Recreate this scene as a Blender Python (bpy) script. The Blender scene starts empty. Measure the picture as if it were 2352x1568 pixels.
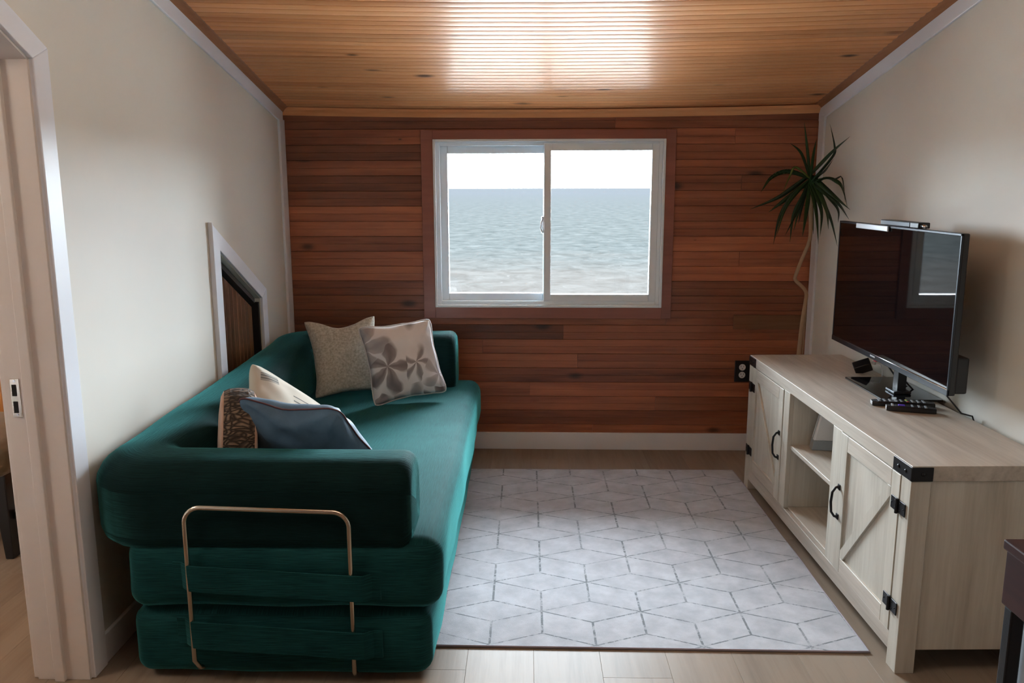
import bpy, bmesh, math, random
from mathutils import Vector, Matrix, noise

random.seed(7)
C = bpy.context.scene.collection
SC = bpy.context.scene
R = math.radians

# ---------------------------------------------------------------- camera
cam_d = bpy.data.cameras.new('camera')
cam = bpy.data.objects.new('camera', cam_d)
C.objects.link(cam)
SC.camera = cam
cam_d.sensor_width = 36.0
cam_d.lens = 36.0 * 1915.9 / 2352.0
cam_d.clip_start = 0.05
cam_d.clip_end = 6000
rx = Vector((0.99985283, 0.01705357, -0.00186831))
up = Vector((-0.00126487, 0.18188716, 0.9833186))
fw = Vector((-0.01710891, 0.98317152, -0.18188196))
m = Matrix((rx, up, -fw)).transposed().to_4x4()
m.translation = Vector((0, 0, 1.31))
cam.matrix_world = m

# ---------------------------------------------------------------- sky: smooth overcast, brighter overhead
W = bpy.data.worlds.new('overcast_sky')
SC.world = W
W.use_nodes = True
nt = W.node_tree
nt.nodes.clear()
wo = nt.nodes.new('ShaderNodeOutputWorld')
bg = nt.nodes.new('ShaderNodeBackground')
tc = nt.nodes.new('ShaderNodeTexCoord')
sp = nt.nodes.new('ShaderNodeSeparateXYZ')
mr = nt.nodes.new('ShaderNodeMapRange')
mr.inputs[1].default_value = 0.0
mr.inputs[2].default_value = 1.0
mr.inputs[3].default_value = 1.0
mr.inputs[4].default_value = 1.6
ml = nt.nodes.new('ShaderNodeMath'); ml.operation = 'MULTIPLY'
SKY = 40.0
ml.inputs[1].default_value = SKY
nt.links.new(tc.outputs['Generated'], sp.inputs[0])
nt.links.new(sp.outputs[2], mr.inputs[0])
nt.links.new(mr.outputs[0], ml.inputs[0])
nt.links.new(ml.outputs[0], bg.inputs[1])
bg.inputs[0].default_value = (0.84, 0.94, 1.06, 1)
nt.links.new(bg.outputs[0], wo.inputs[0])

def area(name, loc, target, sx, sy, power, col, portal=False):
    l = bpy.data.lights.new(name, 'AREA')
    l.shape = 'RECTANGLE'; l.size = sx; l.size_y = sy
    l.energy = power; l.color = col
    o = bpy.data.objects.new(name, l)
    C.objects.link(o)
    o.location = loc
    o.rotation_euler = (Vector(target) - Vector(loc)).to_track_quat('-Z', 'Y').to_euler()
    if portal:
        l.cycles.is_portal = True
    return o
area('window_portal', (0.107, 4.24, 1.13), (0.107, 0, 1.13), 1.12, 0.82, 1.0, (1, 1, 1), True)
area('added_fill_light', (-0.1, 1.45, 2.05), (-0.1, 1.5, 0.0), 1.3, 0.7, 5, (1.0, 0.86, 0.72))  # unseen overhead fill lamp, added to brighten the upper walls
area('next_room_fill_light', (-2.5, 1.2, 2.1), (-2.4, 2.6, 0.6), 0.6, 0.6, 12, (1.0, 0.86, 0.72))  # unseen lamp added to light the room beyond the doorway

SC.view_settings.view_transform = 'Standard'
SC.view_settings.look = 'None'
SC.view_settings.exposure = 0.42
SC.view_settings.gamma = 1.0
SC.view_settings.use_curve_mapping = False
SC.cycles.max_bounces = 12
SC.cycles.diffuse_bounces = 8
SC.cycles.glossy_bounces = 4
SC.cycles.transparent_max_bounces = 12
SC.cycles.sample_clamp_indirect = 50.0
SC.cycles.use_denoising = True

# ---------------------------------------------------------------- node helpers
class NT:
    def __init__(s, name):
        s.m = bpy.data.materials.new(name); s.m.use_nodes = True
        s.t = s.m.node_tree; s.t.nodes.clear()
        s.out = s.n('ShaderNodeOutputMaterial')
    def n(s, typ, **kw):
        x = s.t.nodes.new(typ)
        for k, v in kw.items(): setattr(x, k, v)
        return x
    def l(s, a, b): s.t.links.new(a, b)
    def set(s, sock, v):
        if hasattr(v, 'is_linked') or isinstance(v, bpy.types.NodeSocket): s.l(v, sock)
        else: sock.default_value = v
    def math(s, op, a, b=0.0, c=None, clamp=False):
        x = s.n('ShaderNodeMath', operation=op); x.use_clamp = clamp
        s.set(x.inputs[0], a); s.set(x.inputs[1], b)
        if c is not None: s.set(x.inputs[2], c)
        return x.outputs[0]
    def coord(s, which='Object', scale=(1, 1, 1), rand=False, rot=(0, 0, 0)):
        t = s.n('ShaderNodeTexCoord'); mp = s.n('ShaderNodeMapping')
        mp.inputs['Scale'].default_value = scale
        mp.inputs['Rotation'].default_value = rot
        s.l(t.outputs[which], mp.inputs[0])
        if rand:
            oi = s.n('ShaderNodeObjectInfo')
            v = s.n('ShaderNodeVectorMath', operation='SCALE')
            v.inputs[0].default_value = (13.7, 7.3, 29.1)
            s.l(oi.outputs['Random'], v.inputs['Scale'])
            s.l(v.outputs[0], mp.inputs['Location'])
        return mp.outputs[0]
    def noise(s, vec, scale, detail=3, rough=0.5, dist=0.0):
        x = s.n('ShaderNodeTexNoise')
        s.l(vec, x.inputs['Vector'])
        x.inputs['Scale'].default_value = scale; x.inputs['Detail'].default_value = detail
        x.inputs['Roughness'].default_value = rough; x.inputs['Distortion'].default_value = dist
        return x.outputs[0]
    def ramp(s, fac, stops, interp='LINEAR'):
        x = s.n('ShaderNodeValToRGB'); cr = x.color_ramp; cr.interpolation = interp
        while len(cr.elements) < len(stops): cr.elements.new(0.5)
        for e, (p, c) in zip(cr.elements, stops):
            e.position = p; e.color = (c[0], c[1], c[2], 1) if not isinstance(c, (int, float)) else (c, c, c, 1)
        s.l(fac, x.inputs[0])
        return x.outputs[0]
    def mix(s, fac, a, b, mode='MIX'):
        x = s.n('ShaderNodeMix', data_type='RGBA', blend_type=mode)
        s.set(x.inputs[0], fac)
        for i, v in ((6, a), (7, b)):
            if isinstance(v, tuple): v = (v[0], v[1], v[2], 1)
            s.set(x.inputs[i], v)
        return x.outputs[2]
    def bump(s, h, strength=0.3, dist=0.002):
        x = s.n('ShaderNodeBump'); x.inputs['Strength'].default_value = strength
        x.inputs['Distance'].default_value = dist
        s.l(h, x.inputs['Height'])
        return x.outputs[0]
    def pbr(s, col, rough=0.5, metal=0.0, spec=0.5, normal=None, coat=0.0, coat_rough=0.1, sheen=0.0, sheen_col=(1, 1, 1), sheen_rough=0.4):
        p = s.n('ShaderNodeBsdfPrincipled')
        if isinstance(col, tuple): col = (col[0], col[1], col[2], 1)
        s.set(p.inputs['Base Color'], col); s.set(p.inputs['Roughness'], rough)
        p.inputs['Metallic'].default_value = metal
        p.inputs['Specular IOR Level'].default_value = spec
        p.inputs['Coat Weight'].default_value = coat; p.inputs['Coat Roughness'].default_value = coat_rough
        p.inputs['Sheen Weight'].default_value = sheen; p.inputs['Sheen Roughness'].default_value = sheen_rough
        p.inputs['Sheen Tint'].default_value = (*sheen_col, 1)
        if normal is not None: s.l(normal, p.inputs['Normal'])
        s.l(p.outputs[0], s.out.inputs[0])
        return s.m

def plain(name, col, rough=0.5, metal=0.0, spec=0.5, bump=0.0, bscale=200, coat=0.0, vary=0.04):
    t = NT(name)
    v = t.coord()
    nz = t.noise(v, bscale, 3)
    lo = tuple(c * (1 - vary) for c in col); hi = tuple(min(1, c * (1 + vary)) for c in col)
    cc = t.mix(t.noise(v, 6, 3), lo, hi)
    return t.pbr(cc, rough, metal, spec, t.bump(nz, bump, 0.001) if bump else None, coat)

def wood(name, dark, mid, light, axis='x', grain=1.0, rough=0.45, coat=0.0, coat_rough=0.15, knots=0.5, tone=0.5, bump=0.15,
         knot_col=(0.03, 0.012, 0.006), knot_plane='xz', kscale=9.0, knot_size=0.16, spec=0.5, sharp=1.0):
    """Grain runs along axis; each piece is offset by its own random number."""
    t = NT(name)
    st = {'x': (0.06, 1, 1), 'y': (1, 0.06, 1), 'z': (1, 1, 0.06)}[axis]
    vec = t.coord(scale=st, rand=True)
    big = t.noise(vec, 14 * grain, 4, 0.55, 1.2)
    fine = t.noise(vec, 130 * grain, 4, 0.6)
    f = t.math('ADD', t.math('MULTIPLY', big, 0.75), t.math('MULTIPLY', fine, 0.3 * sharp))
    col = t.ramp(f, [(0.28, dark), (0.5, mid), (0.72, light)])
    oi = t.n('ShaderNodeObjectInfo')
    tn = t.math('MULTIPLY_ADD', t.math('SUBTRACT', oi.outputs['Random'], 0.5), tone, 1.0)
    sv = t.n('ShaderNodeSeparateColor'); t.l(oi.outputs['Color'], sv.inputs[0])
    tn = t.math('MULTIPLY', tn, sv.outputs[0])
    cv = t.n('ShaderNodeVectorMath', operation='SCALE'); t.l(col, cv.inputs[0]); t.l(tn, cv.inputs['Scale'])
    col = cv.outputs[0]
    if knots > 0:
        sx = {'x': (0.45, 1, 1), 'y': (1, 0.45, 1), 'z': (1, 1, 0.45)}[axis]
        kv = t.coord(scale=sx, rand=True)
        drop = {'xz': (1, 0, 1), 'xy': (1, 1, 0), 'yz': (0, 1, 1)}[knot_plane]
        mul = t.n('ShaderNodeVectorMath', operation='MULTIPLY'); t.l(kv, mul.inputs[0]); mul.inputs[1].default_value = drop
        vo = t.n('ShaderNodeTexVoronoi'); vo.inputs['Scale'].default_value = kscale
        t.l(mul.outputs[0], vo.inputs['Vector'])
        sc_ = t.n('ShaderNodeSeparateColor'); t.l(vo.outputs['Color'], sc_.inputs[0])
        on = t.math('LESS_THAN', sc_.outputs[0], knots)
        size = t.math('MULTIPLY_ADD', sc_.outputs[1], knot_size, knot_size * 0.25)
        k = t.math('DIVIDE', vo.outputs['Distance'], size)
        kf = t.math('MULTIPLY', t.ramp(k, [(0.0, 1.0), (0.45, 0.8), (0.75, 0.25), (1.0, 0.0)]), on)
        col = t.mix(kf, col, knot_col)
    return t.pbr(col, rough, 0, spec, t.bump(fine, bump, 0.001), coat, coat_rough)

# ---------------------------------------------------------------- mesh helpers
class MB:
    def __init__(s): s.v = []; s.f = []; s.uv = None
    def add(s, vs, fs):
        o = len(s.v); s.v += [tuple(v) for v in vs]; s.f += [tuple(i + o for i in f) for f in fs]
        return s
    def box(s, x0, x1, y0, y1, z0, z1, M=None):
        vs = [Vector((x, y, z)) for z in (z0, z1) for y in (y0, y1) for x in (x0, x1)]
        if M: vs = [M @ v for v in vs]
        return s.add(vs, [(0, 2, 3, 1), (4, 5, 7, 6), (0, 1, 5, 4), (2, 6, 7, 3), (0, 4, 6, 2), (1, 3, 7, 5)])
    def prism(s, poly, axis, a, b):
        """poly of 2D points extruded between a and b along an axis (poly coords are the other two, in xyz order)."""
        def P(p, t):
            return {'x': (t, p[0], p[1]), 'y': (p[0], t, p[1]), 'z': (p[0], p[1], t)}[axis]
        n = len(poly)
        vs = [P(p, a) for p in poly] + [P(p, b) for p in poly]
        fs = [tuple(range(n)), tuple(range(2 * n - 1, n - 1, -1))] + [(i, (i + 1) % n + 0, (i + 1) % n + n, i + n) for i in range(n)]
        return s.add(vs, fs)
    def tube(s, pts, r, seg=8, cap=True):
        pts = [Vector(p) for p in pts]
        rr = r if isinstance(r, (list, tuple)) else [r] * len(pts)
        o = len(s.v); prev = None
        for i, p in enumerate(pts):
            d = (pts[min(i + 1, len(pts) - 1)] - pts[max(i - 1, 0)]).normalized()
            if prev is None:
                a = Vector((0, 0, 1)) if abs(d.z) < 0.9 else Vector((1, 0, 0))
                prev = d.cross(a).normalized()
            n1 = (prev - d * prev.dot(d)).normalized(); prev = n1
            n2 = d.cross(n1)
            for k in range(seg):
                t = 2 * math.pi * k / seg
                s.v.append(tuple(p + (n1 * math.cos(t) + n2 * math.sin(t)) * rr[i]))
        for i in range(len(pts) - 1):
            for k in range(seg):
                a = o + i * seg + k; b = o + i * seg + (k + 1) % seg
                s.f.append((a, b, b + seg, a + seg))
        if cap:
            s.f.append(tuple(o + k for k in range(seg - 1, -1, -1)))
            s.f.append(tuple(o + (len(pts) - 1) * seg + k for k in range(seg)))
        return s
    def lathe(s, prof, seg=20, M=None):
        o = len(s.v)
        for (r, z) in prof:
            for k in range(seg):
                t = 2 * math.pi * k / seg
                v = Vector((r * math.cos(t), r * math.sin(t), z))
                s.v.append(tuple(M @ v if M else v))
        for i in range(len(prof) - 1):
            for k in range(seg):
                a = o + i * seg + k; b = o + i * seg + (k + 1) % seg
                s.f.append((a, b, b + seg, a + seg))
        s.f.append(tuple(o + k for k in range(seg - 1, -1, -1)))
        s.f.append(tuple(o + (len(prof) - 1) * seg + k for k in range(seg)))
        return s
    def build(s, name, mat, parent=None, smooth=False, bevel=0.0, bseg=2, subsurf=0, color=None):
        me = bpy.data.meshes.new(name)
        me.from_pydata(s.v, [], s.f)
        bm = bmesh.new(); bm.from_mesh(me)
        bmesh.ops.recalc_face_normals(bm, faces=bm.faces); bm.to_mesh(me); bm.free()
        me.materials.append(mat)
        if s.uv:
            ul = me.uv_layers.new(name='UVMap')
            for lp in me.loops: ul.data[lp.index].uv = s.uv[lp.vertex_index]
        o = bpy.data.objects.new(name, me); C.objects.link(o)
        if parent: o.parent = parent
        if smooth:
            for p in me.polygons: p.use_smooth = True
        if bevel:
            b = o.modifiers.new('bevel', 'BEVEL'); b.width = bevel; b.segments = bseg; b.limit_method = 'ANGLE'; b.angle_limit = R(40)
            b.harden_normals = False
        if subsurf:
            q = o.modifiers.new('sub', 'SUBSURF'); q.levels = subsurf; q.render_levels = subsurf
        if color is not None: o.color = (color, color, color, 1)
        return o

def tag(o, label=None, cat=None, group=None, kind=None):
    if label: o['label'] = label
    if cat: o['category'] = cat
    if group: o['group'] = group
    if kind: o['kind'] = kind
    return o
def thing(name, label, cat, loc=(0, 0, 0), rot=(0, 0, 0), group=None, kind=None):
    o = bpy.data.objects.new(name, None); C.objects.link(o)
    o.location = loc; o.rotation_euler = rot; o.empty_display_size = 0.1
    return tag(o, label, cat, group, kind)
def frame(o, loc, rotz): o.location = loc; o.rotation_euler = (0, 0, rotz); return o

def softbox(x0, x1, y0, y1, z0, z1, r, n=(8, 24, 6), puff=0.0, lump=0.0, seed=0):
    """Rounded box on a uniform grid with rounded edges, slightly stuffed."""
    mb = MB(); idx = {}
    c = Vector(((x0 + x1) / 2, (y0 + y1) / 2, (z0 + z1) / 2)); h = Vector(((x1 - x0) / 2, (y1 - y0) / 2, (z1 - z0) / 2))
    def grid(k, N, hh):
        e = r / hh
        inner = [-1 + e + (2 - 2 * e) * i / N for i in range(N + 1)]
        return [-1, -1 + e * 0.33, -1 + e * 0.66] + inner + [1 - e * 0.66, 1 - e * 0.33, 1]
    G = [grid(k, n[k], h[k]) for k in range(3)]
    def V(p):
        key = tuple(round(a, 5) for a in p)
        if key in idx: return idx[key]
        q = Vector((p[0] * h.x, p[1] * h.y, p[2] * h.z))
        inn = Vector([max(-(h[i] - r), min(h[i] - r, q[i])) for i in range(3)])
        d = q - inn
        q = inn + d.normalized() * r if d.length > 1e-9 else q
        if puff:
            a = (1 - p[0] ** 2) * (1 - p[1] ** 2) if abs(p[2]) == 1 else (1 - p[1] ** 2) * (1 - p[2] ** 2) if abs(p[0]) == 1 else (1 - p[0] ** 2) * (1 - p[2] ** 2)
            q += d.normalized() * puff * max(0, a) ** 0.5 if d.length > 1e-9 else Vector()
        if lump:
            q += Vector((0, 0, 1)) * lump * noise.noise((q + Vector((seed, 0, 0))) * 5) if d.length < 1e-9 or d.normalized().z > .5 else d.normalized() * lump * noise.noise((q + Vector((seed, 0, 0))) * 5)
        mb.v.append(tuple(c + q)); idx[key] = len(mb.v) - 1
        return idx[key]
    for ax in range(3):
        a, b = [k for k in range(3) if k != ax]
        for sgn in (-1, 1):
            for i in range(len(G[a]) - 1):
                for j in range(len(G[b]) - 1):
                    q = []
                    for (ii, jj) in ((i, j), (i + 1, j), (i + 1, j + 1), (i, j + 1)):
                        p = [0, 0, 0]; p[ax] = sgn; p[a] = G[a][ii]; p[b] = G[b][jj]
                        q.append(V(p))
                    if len(set(q)) > 2: mb.f.append(tuple(q))
    return mb

def rrect(hw, z0, z1, r, seg=5, rt=None):
    """rounded rectangle profile, list of (offset, z)"""
    pts = []
    rt = rt or r; r0 = r
    for (cx_, cz_, a0) in ((hw - rt, z1 - rt, 0), (-(hw - rt), z1 - rt, 90), (-(hw - r), z0 + r, 180), (hw - r, z0 + r, 270)):
        r = rt if a0 < 180 else r0
        for k in range(seg + 1):
            t = R(a0 + 90 * k / seg); pts.append((cx_ + r * math.cos(t), cz_ + r * math.sin(t)))
    return pts

def arc_path(pts, rad, seg=8):
    """polyline in the plane with rounded corners"""
    out = [Vector(pts[0])]
    for i in range(1, len(pts) - 1):
        p = Vector(pts[i]); a = (Vector(pts[i - 1]) - p).normalized(); b = (Vector(pts[i + 1]) - p).normalized()
        ang = a.angle(b); d = rad / math.tan(ang / 2)
        s, e = p + a * d, p + b * d
        c = p + (a + b).normalized() * (rad / math.sin(ang / 2))
        for k in range(seg + 1):
            t = k / seg
            q = s.lerp(e, t)
            out.append(c + (q - c).normalized() * rad)
    out.append(Vector(pts[-1]))
    return out

# ---------------------------------------------------------------- materials
M_wall = plain('cream_wall_paint', (0.72, 0.70, 0.63), 0.55, bump=0.08, bscale=350, vary=0.02)
M_trim = plain('white_trim_paint', (0.82, 0.86, 0.93), 0.35, bump=0.04, bscale=60, vary=0.02)
M_jamb = plain('warm_white_jamb_paint', (0.72, 0.67, 0.63), 0.4, bump=0.04, bscale=60, vary=0.02)
M_vinyl = plain('white_window_vinyl', (0.80, 0.89, 0.95), 0.3, vary=0.01)
M_backwood = wood('red_cedar_planks', (0.14, 0.043, 0.020), (0.30, 0.100, 0.045), (0.44, 0.160, 0.072), 'x', 0.7, 0.42, knots=0.85, tone=0.2, kscale=8, knot_size=0.17, coat=0.15, coat_rough=0.3)
M_casing = wood('red_brown_casing', (0.22, 0.080, 0.055), (0.29, 0.108, 0.075), (0.34, 0.13, 0.092), 'x', 0.6, 0.35, knots=0.12, tone=0.1, kscale=8, coat=0.2, coat_rough=0.25)
M_ceil = wood('varnished_pine', (0.60, 0.235, 0.085), (0.78, 0.36, 0.155), (0.85, 0.45, 0.22), 'x', 0.6, 0.4, coat=0.06, coat_rough=0.10, bump=0.03, spec=0.10, knots=0.85, tone=0.22, knot_plane='xy', kscale=7, knot_size=0.17, knot_col=(0.05, 0.02, 0.01))
M_groove = plain('dark_groove', (0.10, 0.035, 0.012), 0.7)
M_crown = wood('stained_crown', (0.28, 0.12, 0.055), (0.42, 0.19, 0.09), (0.50, 0.25, 0.13), 'y', 0.8, 0.3, knots=0.0, tone=0.05, coat=0.4)
M_floor = wood('oak_floor', (0.155, 0.110, 0.078), (0.225, 0.168, 0.122), (0.275, 0.212, 0.158), 'y', 0.5, 0.48, spec=0.18, knots=0.08, tone=0.14, knot_plane='xy', kscale=5, bump=0.4, sharp=1.8, coat=0.05, coat_rough=0.3, knot_col=(0.12, 0.08, 0.05))
M_cab = wood('whitewashed_oak', (0.29, 0.25, 0.20), (0.44, 0.40, 0.335), (0.55, 0.515, 0.445), 'z', 0.7, 0.5, knots=0.14, tone=0.10, knot_plane='yz', kscale=7, knot_size=0.08, knot_col=(0.16, 0.11, 0.07), sharp=1.5, bump=.2)
M_cabx = wood('whitewashed_oak_long', (0.28, 0.235, 0.19), (0.42, 0.365, 0.305), (0.53, 0.475, 0.405), 'y', 0.7, 0.5, knots=0.12, tone=0.06, knot_plane='xy', kscale=5, knot_size=0.10, knot_col=(0.22, 0.15, 0.10), sharp=1.5, bump=.3)
M_pine = wood('orange_pine', (0.30, 0.10, 0.022), (0.46, 0.18, 0.045), (0.58, 0.26, 0.08), 'z', 0.5, 0.4, coat=0.4, knots=0.3, kscale=7, knot_size=0.14, tone=0.15)
M_bead = wood('closet_beadboard', (0.09, 0.035, 0.013), (0.17, 0.075, 0.032), (0.23, 0.11, 0.05), 'z', 0.7, 0.4, coat=0.2, knots=0.22, knot_plane='yz', kscale=9, knot_size=0.1, tone=0.3)
M_black = plain('black_metal', (0.018, 0.017, 0.019), 0.38, 0.6, bump=0.15, bscale=300)
M_steel = plain('brushed_nickel_tube', (0.62, 0.55, 0.46), 0.22, 1.0)
M_silver = plain('silver_plastic', (0.55, 0.57, 0.60), 0.35, 0.3)
M_chrome = plain('polished_screw', (0.6, 0.6, 0.62), 0.2, 1.0)
M_blkpl = plain('black_plastic', (0.012, 0.012, 0.014), 0.35)
M_bezel = plain('dark_bezel', (0.03, 0.034, 0.042), 0.28, 0.5)
M_white = plain('white_plastic', (0.75, 0.75, 0.76), 0.4)
M_grey = plain('grey_plastic', (0.30, 0.33, 0.36), 0.45)
M_void = plain('dark_void', (0.012, 0.010, 0.009), 0.9)
M_gloss = NT('gloss_black_screen').pbr((0.003, 0.003, 0.004), 0.03, 0, 0.6)
M_glossbase = NT('gloss_black_glass_base').pbr((0.006, 0.007, 0.008), 0.04, 0, 1.0)

t = NT('window_glass')
tr = t.n('ShaderNodeBsdfTransparent'); gl = t.n('ShaderNodeBsdfGlossy'); gl.inputs['Roughness'].default_value = 0.0
tr.inputs[0].default_value = (0.96, 0.98, 0.97, 1)
fr = t.n('ShaderNodeFresnel'); fr.inputs[0].default_value = 1.45
mx = t.n('ShaderNodeMixShader'); t.l(fr.outputs[0], mx.inputs[0]); t.l(tr.outputs[0], mx.inputs[1]); t.l(gl.outputs[0], mx.inputs[2])
t.l(mx.outputs[0], t.out.inputs[0]); M_glass = t.m

def corduroy(name, mode, base, light):
    t = NT(name)
    if mode == 'uv':
        tcn = t.n('ShaderNodeTexCoord'); s_ = t.n('ShaderNodeSeparateXYZ'); t.l(tcn.outputs['UV'], s_.inputs[0]); q = s_.outputs[1]; along = s_.outputs[0]
    else:
        tcn = t.n('ShaderNodeTexCoord'); s_ = t.n('ShaderNodeSeparateXYZ'); t.l(tcn.outputs['Object'], s_.inputs[0])
        if mode == 'y':
            sn = t.n('ShaderNodeSeparateXYZ'); t.l(tcn.outputs['Normal'], sn.inputs[0])
            isx = t.math('GREATER_THAN', t.math('ABSOLUTE', sn.outputs[2]), 0.75)
            q = t.math('ADD', t.math('MULTIPLY', s_.outputs[0], isx), t.math('MULTIPLY', s_.outputs[2], t.math('SUBTRACT', 1.0, isx)))
            along = t.math('ADD', s_.outputs[1], t.math('MULTIPLY', s_.outputs[0], t.math('SUBTRACT', 1.0, isx)))
        else: q = t.math('ADD', s_.outputs[2], t.math('MULTIPLY', s_.outputs[1], 0.5)); along = s_.outputs[0]
    cv = t.n('ShaderNodeCombineXYZ'); t.l(t.math('MULTIPLY', along, 14), cv.inputs[0]); t.l(t.math('MULTIPLY', q, 420), cv.inputs[1])
    rib = t.noise(cv.outputs[0], 1.0, 2, 0.5)
    ob = t.coord()
    blot = t.noise(ob, 7, 3)
    f = t.math('ADD', t.math('MULTIPLY', rib, 0.6), t.math('MULTIPLY', blot, 0.4))
    col = t.ramp(f, [(0.32, base), (0.68, light)])
    return t.pbr(col, 0.8, 0, 0.08, t.bump(rib, 0.6, 0.002), sheen=0.55, sheen_col=(0.16, 0.72, 0.70), sheen_rough=0.32)
M_sofa_uv = corduroy('green_corduroy_rolled_shaded', 'uv', (0.0015, 0.008, 0.0078), (0.0045, 0.022, 0.021))  # same cloth as the seat, near-side shade put into a darker colour
M_sofa_y = corduroy('green_corduroy_seat_lit', 'y', (0.004, 0.027, 0.027), (0.012, 0.076, 0.075))  # same cloth as the arms, window light put into a paler colour
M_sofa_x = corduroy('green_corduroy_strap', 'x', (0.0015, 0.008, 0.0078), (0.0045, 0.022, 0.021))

def fabric(name, stops, scale=30, rough=0.85, bump=0.3, sheen=0.1, mid=None, spec=0.3, weave=900):
    t = NT(name); v = t.coord(rand=True)
    col = t.ramp(t.noise(v, scale, 5, 0.6), stops)
    return t.pbr(col, rough, 0, spec, t.bump(t.noise(v, weave, 2), bump, 0.001), sheen=sheen)
M_beige = fabric('mottled_beige_velour', [(0.3, (0.33, 0.29, 0.225)), (0.55, (0.50, 0.46, 0.385)), (0.7, (0.62, 0.59, 0.51))], 110, sheen=0.2)
M_cream = fabric('cream_canvas', [(0.3, (0.52, 0.46, 0.37)), (0.7, (0.62, 0.57, 0.48))], 8)
M_blue = fabric('slate_blue_velvet', [(0.3, (0.045, 0.10, 0.165)), (0.7, (0.09, 0.175, 0.27))], 9, rough=0.6, sheen=0.2, spec=0.4)
M_pipe = plain('maroon_piping', (0.12, 0.045, 0.05), 0.6)
M_pipe2 = plain('pale_piping', (0.62, 0.58, 0.55), 0.7)
M_pinkwood = fabric('pinkish_wood_print', [(0.3, (0.50, 0.30, 0.20)), (0.7, (0.66, 0.44, 0.34))], 12)

# floral print: large soft grey-mauve petals radiating from cell centres over a pale satin ground
t = NT('floral_satin')
v = t.coord()
vw = t.n('ShaderNodeVectorMath', operation='ADD')
nz = t.n('ShaderNodeTexNoise'); nz.inputs['Scale'].default_value = 9; t.l(v, nz.inputs['Vector'])
sc2 = t.n('ShaderNodeVectorMath', operation='SCALE'); sc2.inputs['Scale'].default_value = 0.07
t.l(nz.outputs['Color'], sc2.inputs[0]); t.l(v, vw.inputs[0]); t.l(sc2.outputs[0], vw.inputs[1])
fl = t.n('ShaderNodeVectorMath', operation='MULTIPLY'); fl.inputs[1].default_value = (1, 1, 0); t.l(vw.outputs[0], fl.inputs[0])
vo = t.n('ShaderNodeTexVoronoi'); vo.inputs['Scale'].default_value = 5.6; t.l(fl.outputs[0], vo.inputs['Vector'])
d = t.n('ShaderNodeVectorMath', operation='SUBTRACT'); t.l(fl.outputs[0], d.inputs[0])
ps = t.n('ShaderNodeVectorMath', operation='SCALE'); ps.inputs['Scale'].default_value = 1.0; t.l(vo.outputs['Position'], ps.inputs[0]); t.l(ps.outputs[0], d.inputs[1])
s3 = t.n('ShaderNodeSeparateXYZ'); t.l(d.outputs[0], s3.inputs[0])
ang = t.math('ARCTAN2', s3.outputs[1], s3.outputs[0])
pet = t.math('POWER', t.math('ABSOLUTE', t.math('COSINE', t.math('MULTIPLY', ang, 2.5))), 0.6)
rad = t.math('DIVIDE', vo.outputs['Distance'], 0.62)
mask = t.math('SUBTRACT', t.math('MULTIPLY_ADD', pet, 0.95, 0.30), rad, clamp=True)
vein = t.math('SUBTRACT', 1.0, t.math('POWER', pet, 9.0))
sc_ = t.n('ShaderNodeSeparateColor'); t.l(vo.outputs['Color'], sc_.inputs[0])
on = t.math('MULTIPLY_ADD', sc_.outputs[0], 0.5, 0.5)
mk = t.math('MULTIPLY', t.math('MULTIPLY', mask, 5.0, clamp=True), on, clamp=True)
gcol = t.mix(t.noise(v, 10, 4), (0.62, 0.60, 0.60), (0.84, 0.83, 0.85))
pcol = t.mix(t.math('MULTIPLY', vein, t.noise(v, 25, 3)), (0.12, 0.085, 0.085), (0.40, 0.35, 0.34))
fcol = t.mix(mk, gcol, pcol)
M_floral = t.pbr(fcol, 0.42, 0, 0.5, t.bump(t.noise(v, 40, 4), 0.25, 0.004), sheen=0.15)

# cream cushion with printed dark bars at two corners (object coordinates of the cushion)
t = NT('cream_canvas_print')
v = t.coord(); s3 = t.n('ShaderNodeSeparateXYZ'); t.l(v, s3.inputs[0])
g = t.mix(t.noise(v, 10, 4), (0.53, 0.47, 0.38), (0.64, 0.59, 0.50))
bars = t.math('GREATER_THAN', t.math('SINE', t.math('MULTIPLY', s3.outputs[1], 520)), 0.0)
inx = t.math('MULTIPLY', t.math('GREATER_THAN', s3.outputs[0], -0.125), t.math('LESS_THAN', s3.outputs[0], -0.06))
iny = t.math('MULTIPLY', t.math('GREATER_THAN', s3.outputs[1], 0.065), t.math('LESS_THAN', s3.outputs[1], 0.10))
iny2 = t.math('MULTIPLY', t.math('GREATER_THAN', s3.outputs[1], -0.02), t.math('LESS_THAN', s3.outputs[1], 0.06))
inx2 = t.math('MULTIPLY', t.math('GREATER_THAN', s3.outputs[0], 0.0), t.math('LESS_THAN', s3.outputs[0], 0.15))
bars2 = t.math('GREATER_THAN', t.math('SINE', t.math('MULTIPLY', s3.outputs[1], 300)), 0.75)
mk = t.math('ADD', t.math('MULTIPLY', t.math('MULTIPLY', inx, iny), t.math('MULTIPLY_ADD', bars, 0.5, 0.5)), t.math('MULTIPLY', t.math('MULTIPLY', inx2, iny2), bars2), clamp=True)
M_print = t.pbr(t.mix(t.math('MULTIPLY', mk, 0.85), g, (0.09, 0.085, 0.08)), 0.85, 0, 0.3, t.bump(t.noise(v, 900, 2), 0.2, 0.001))

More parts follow.
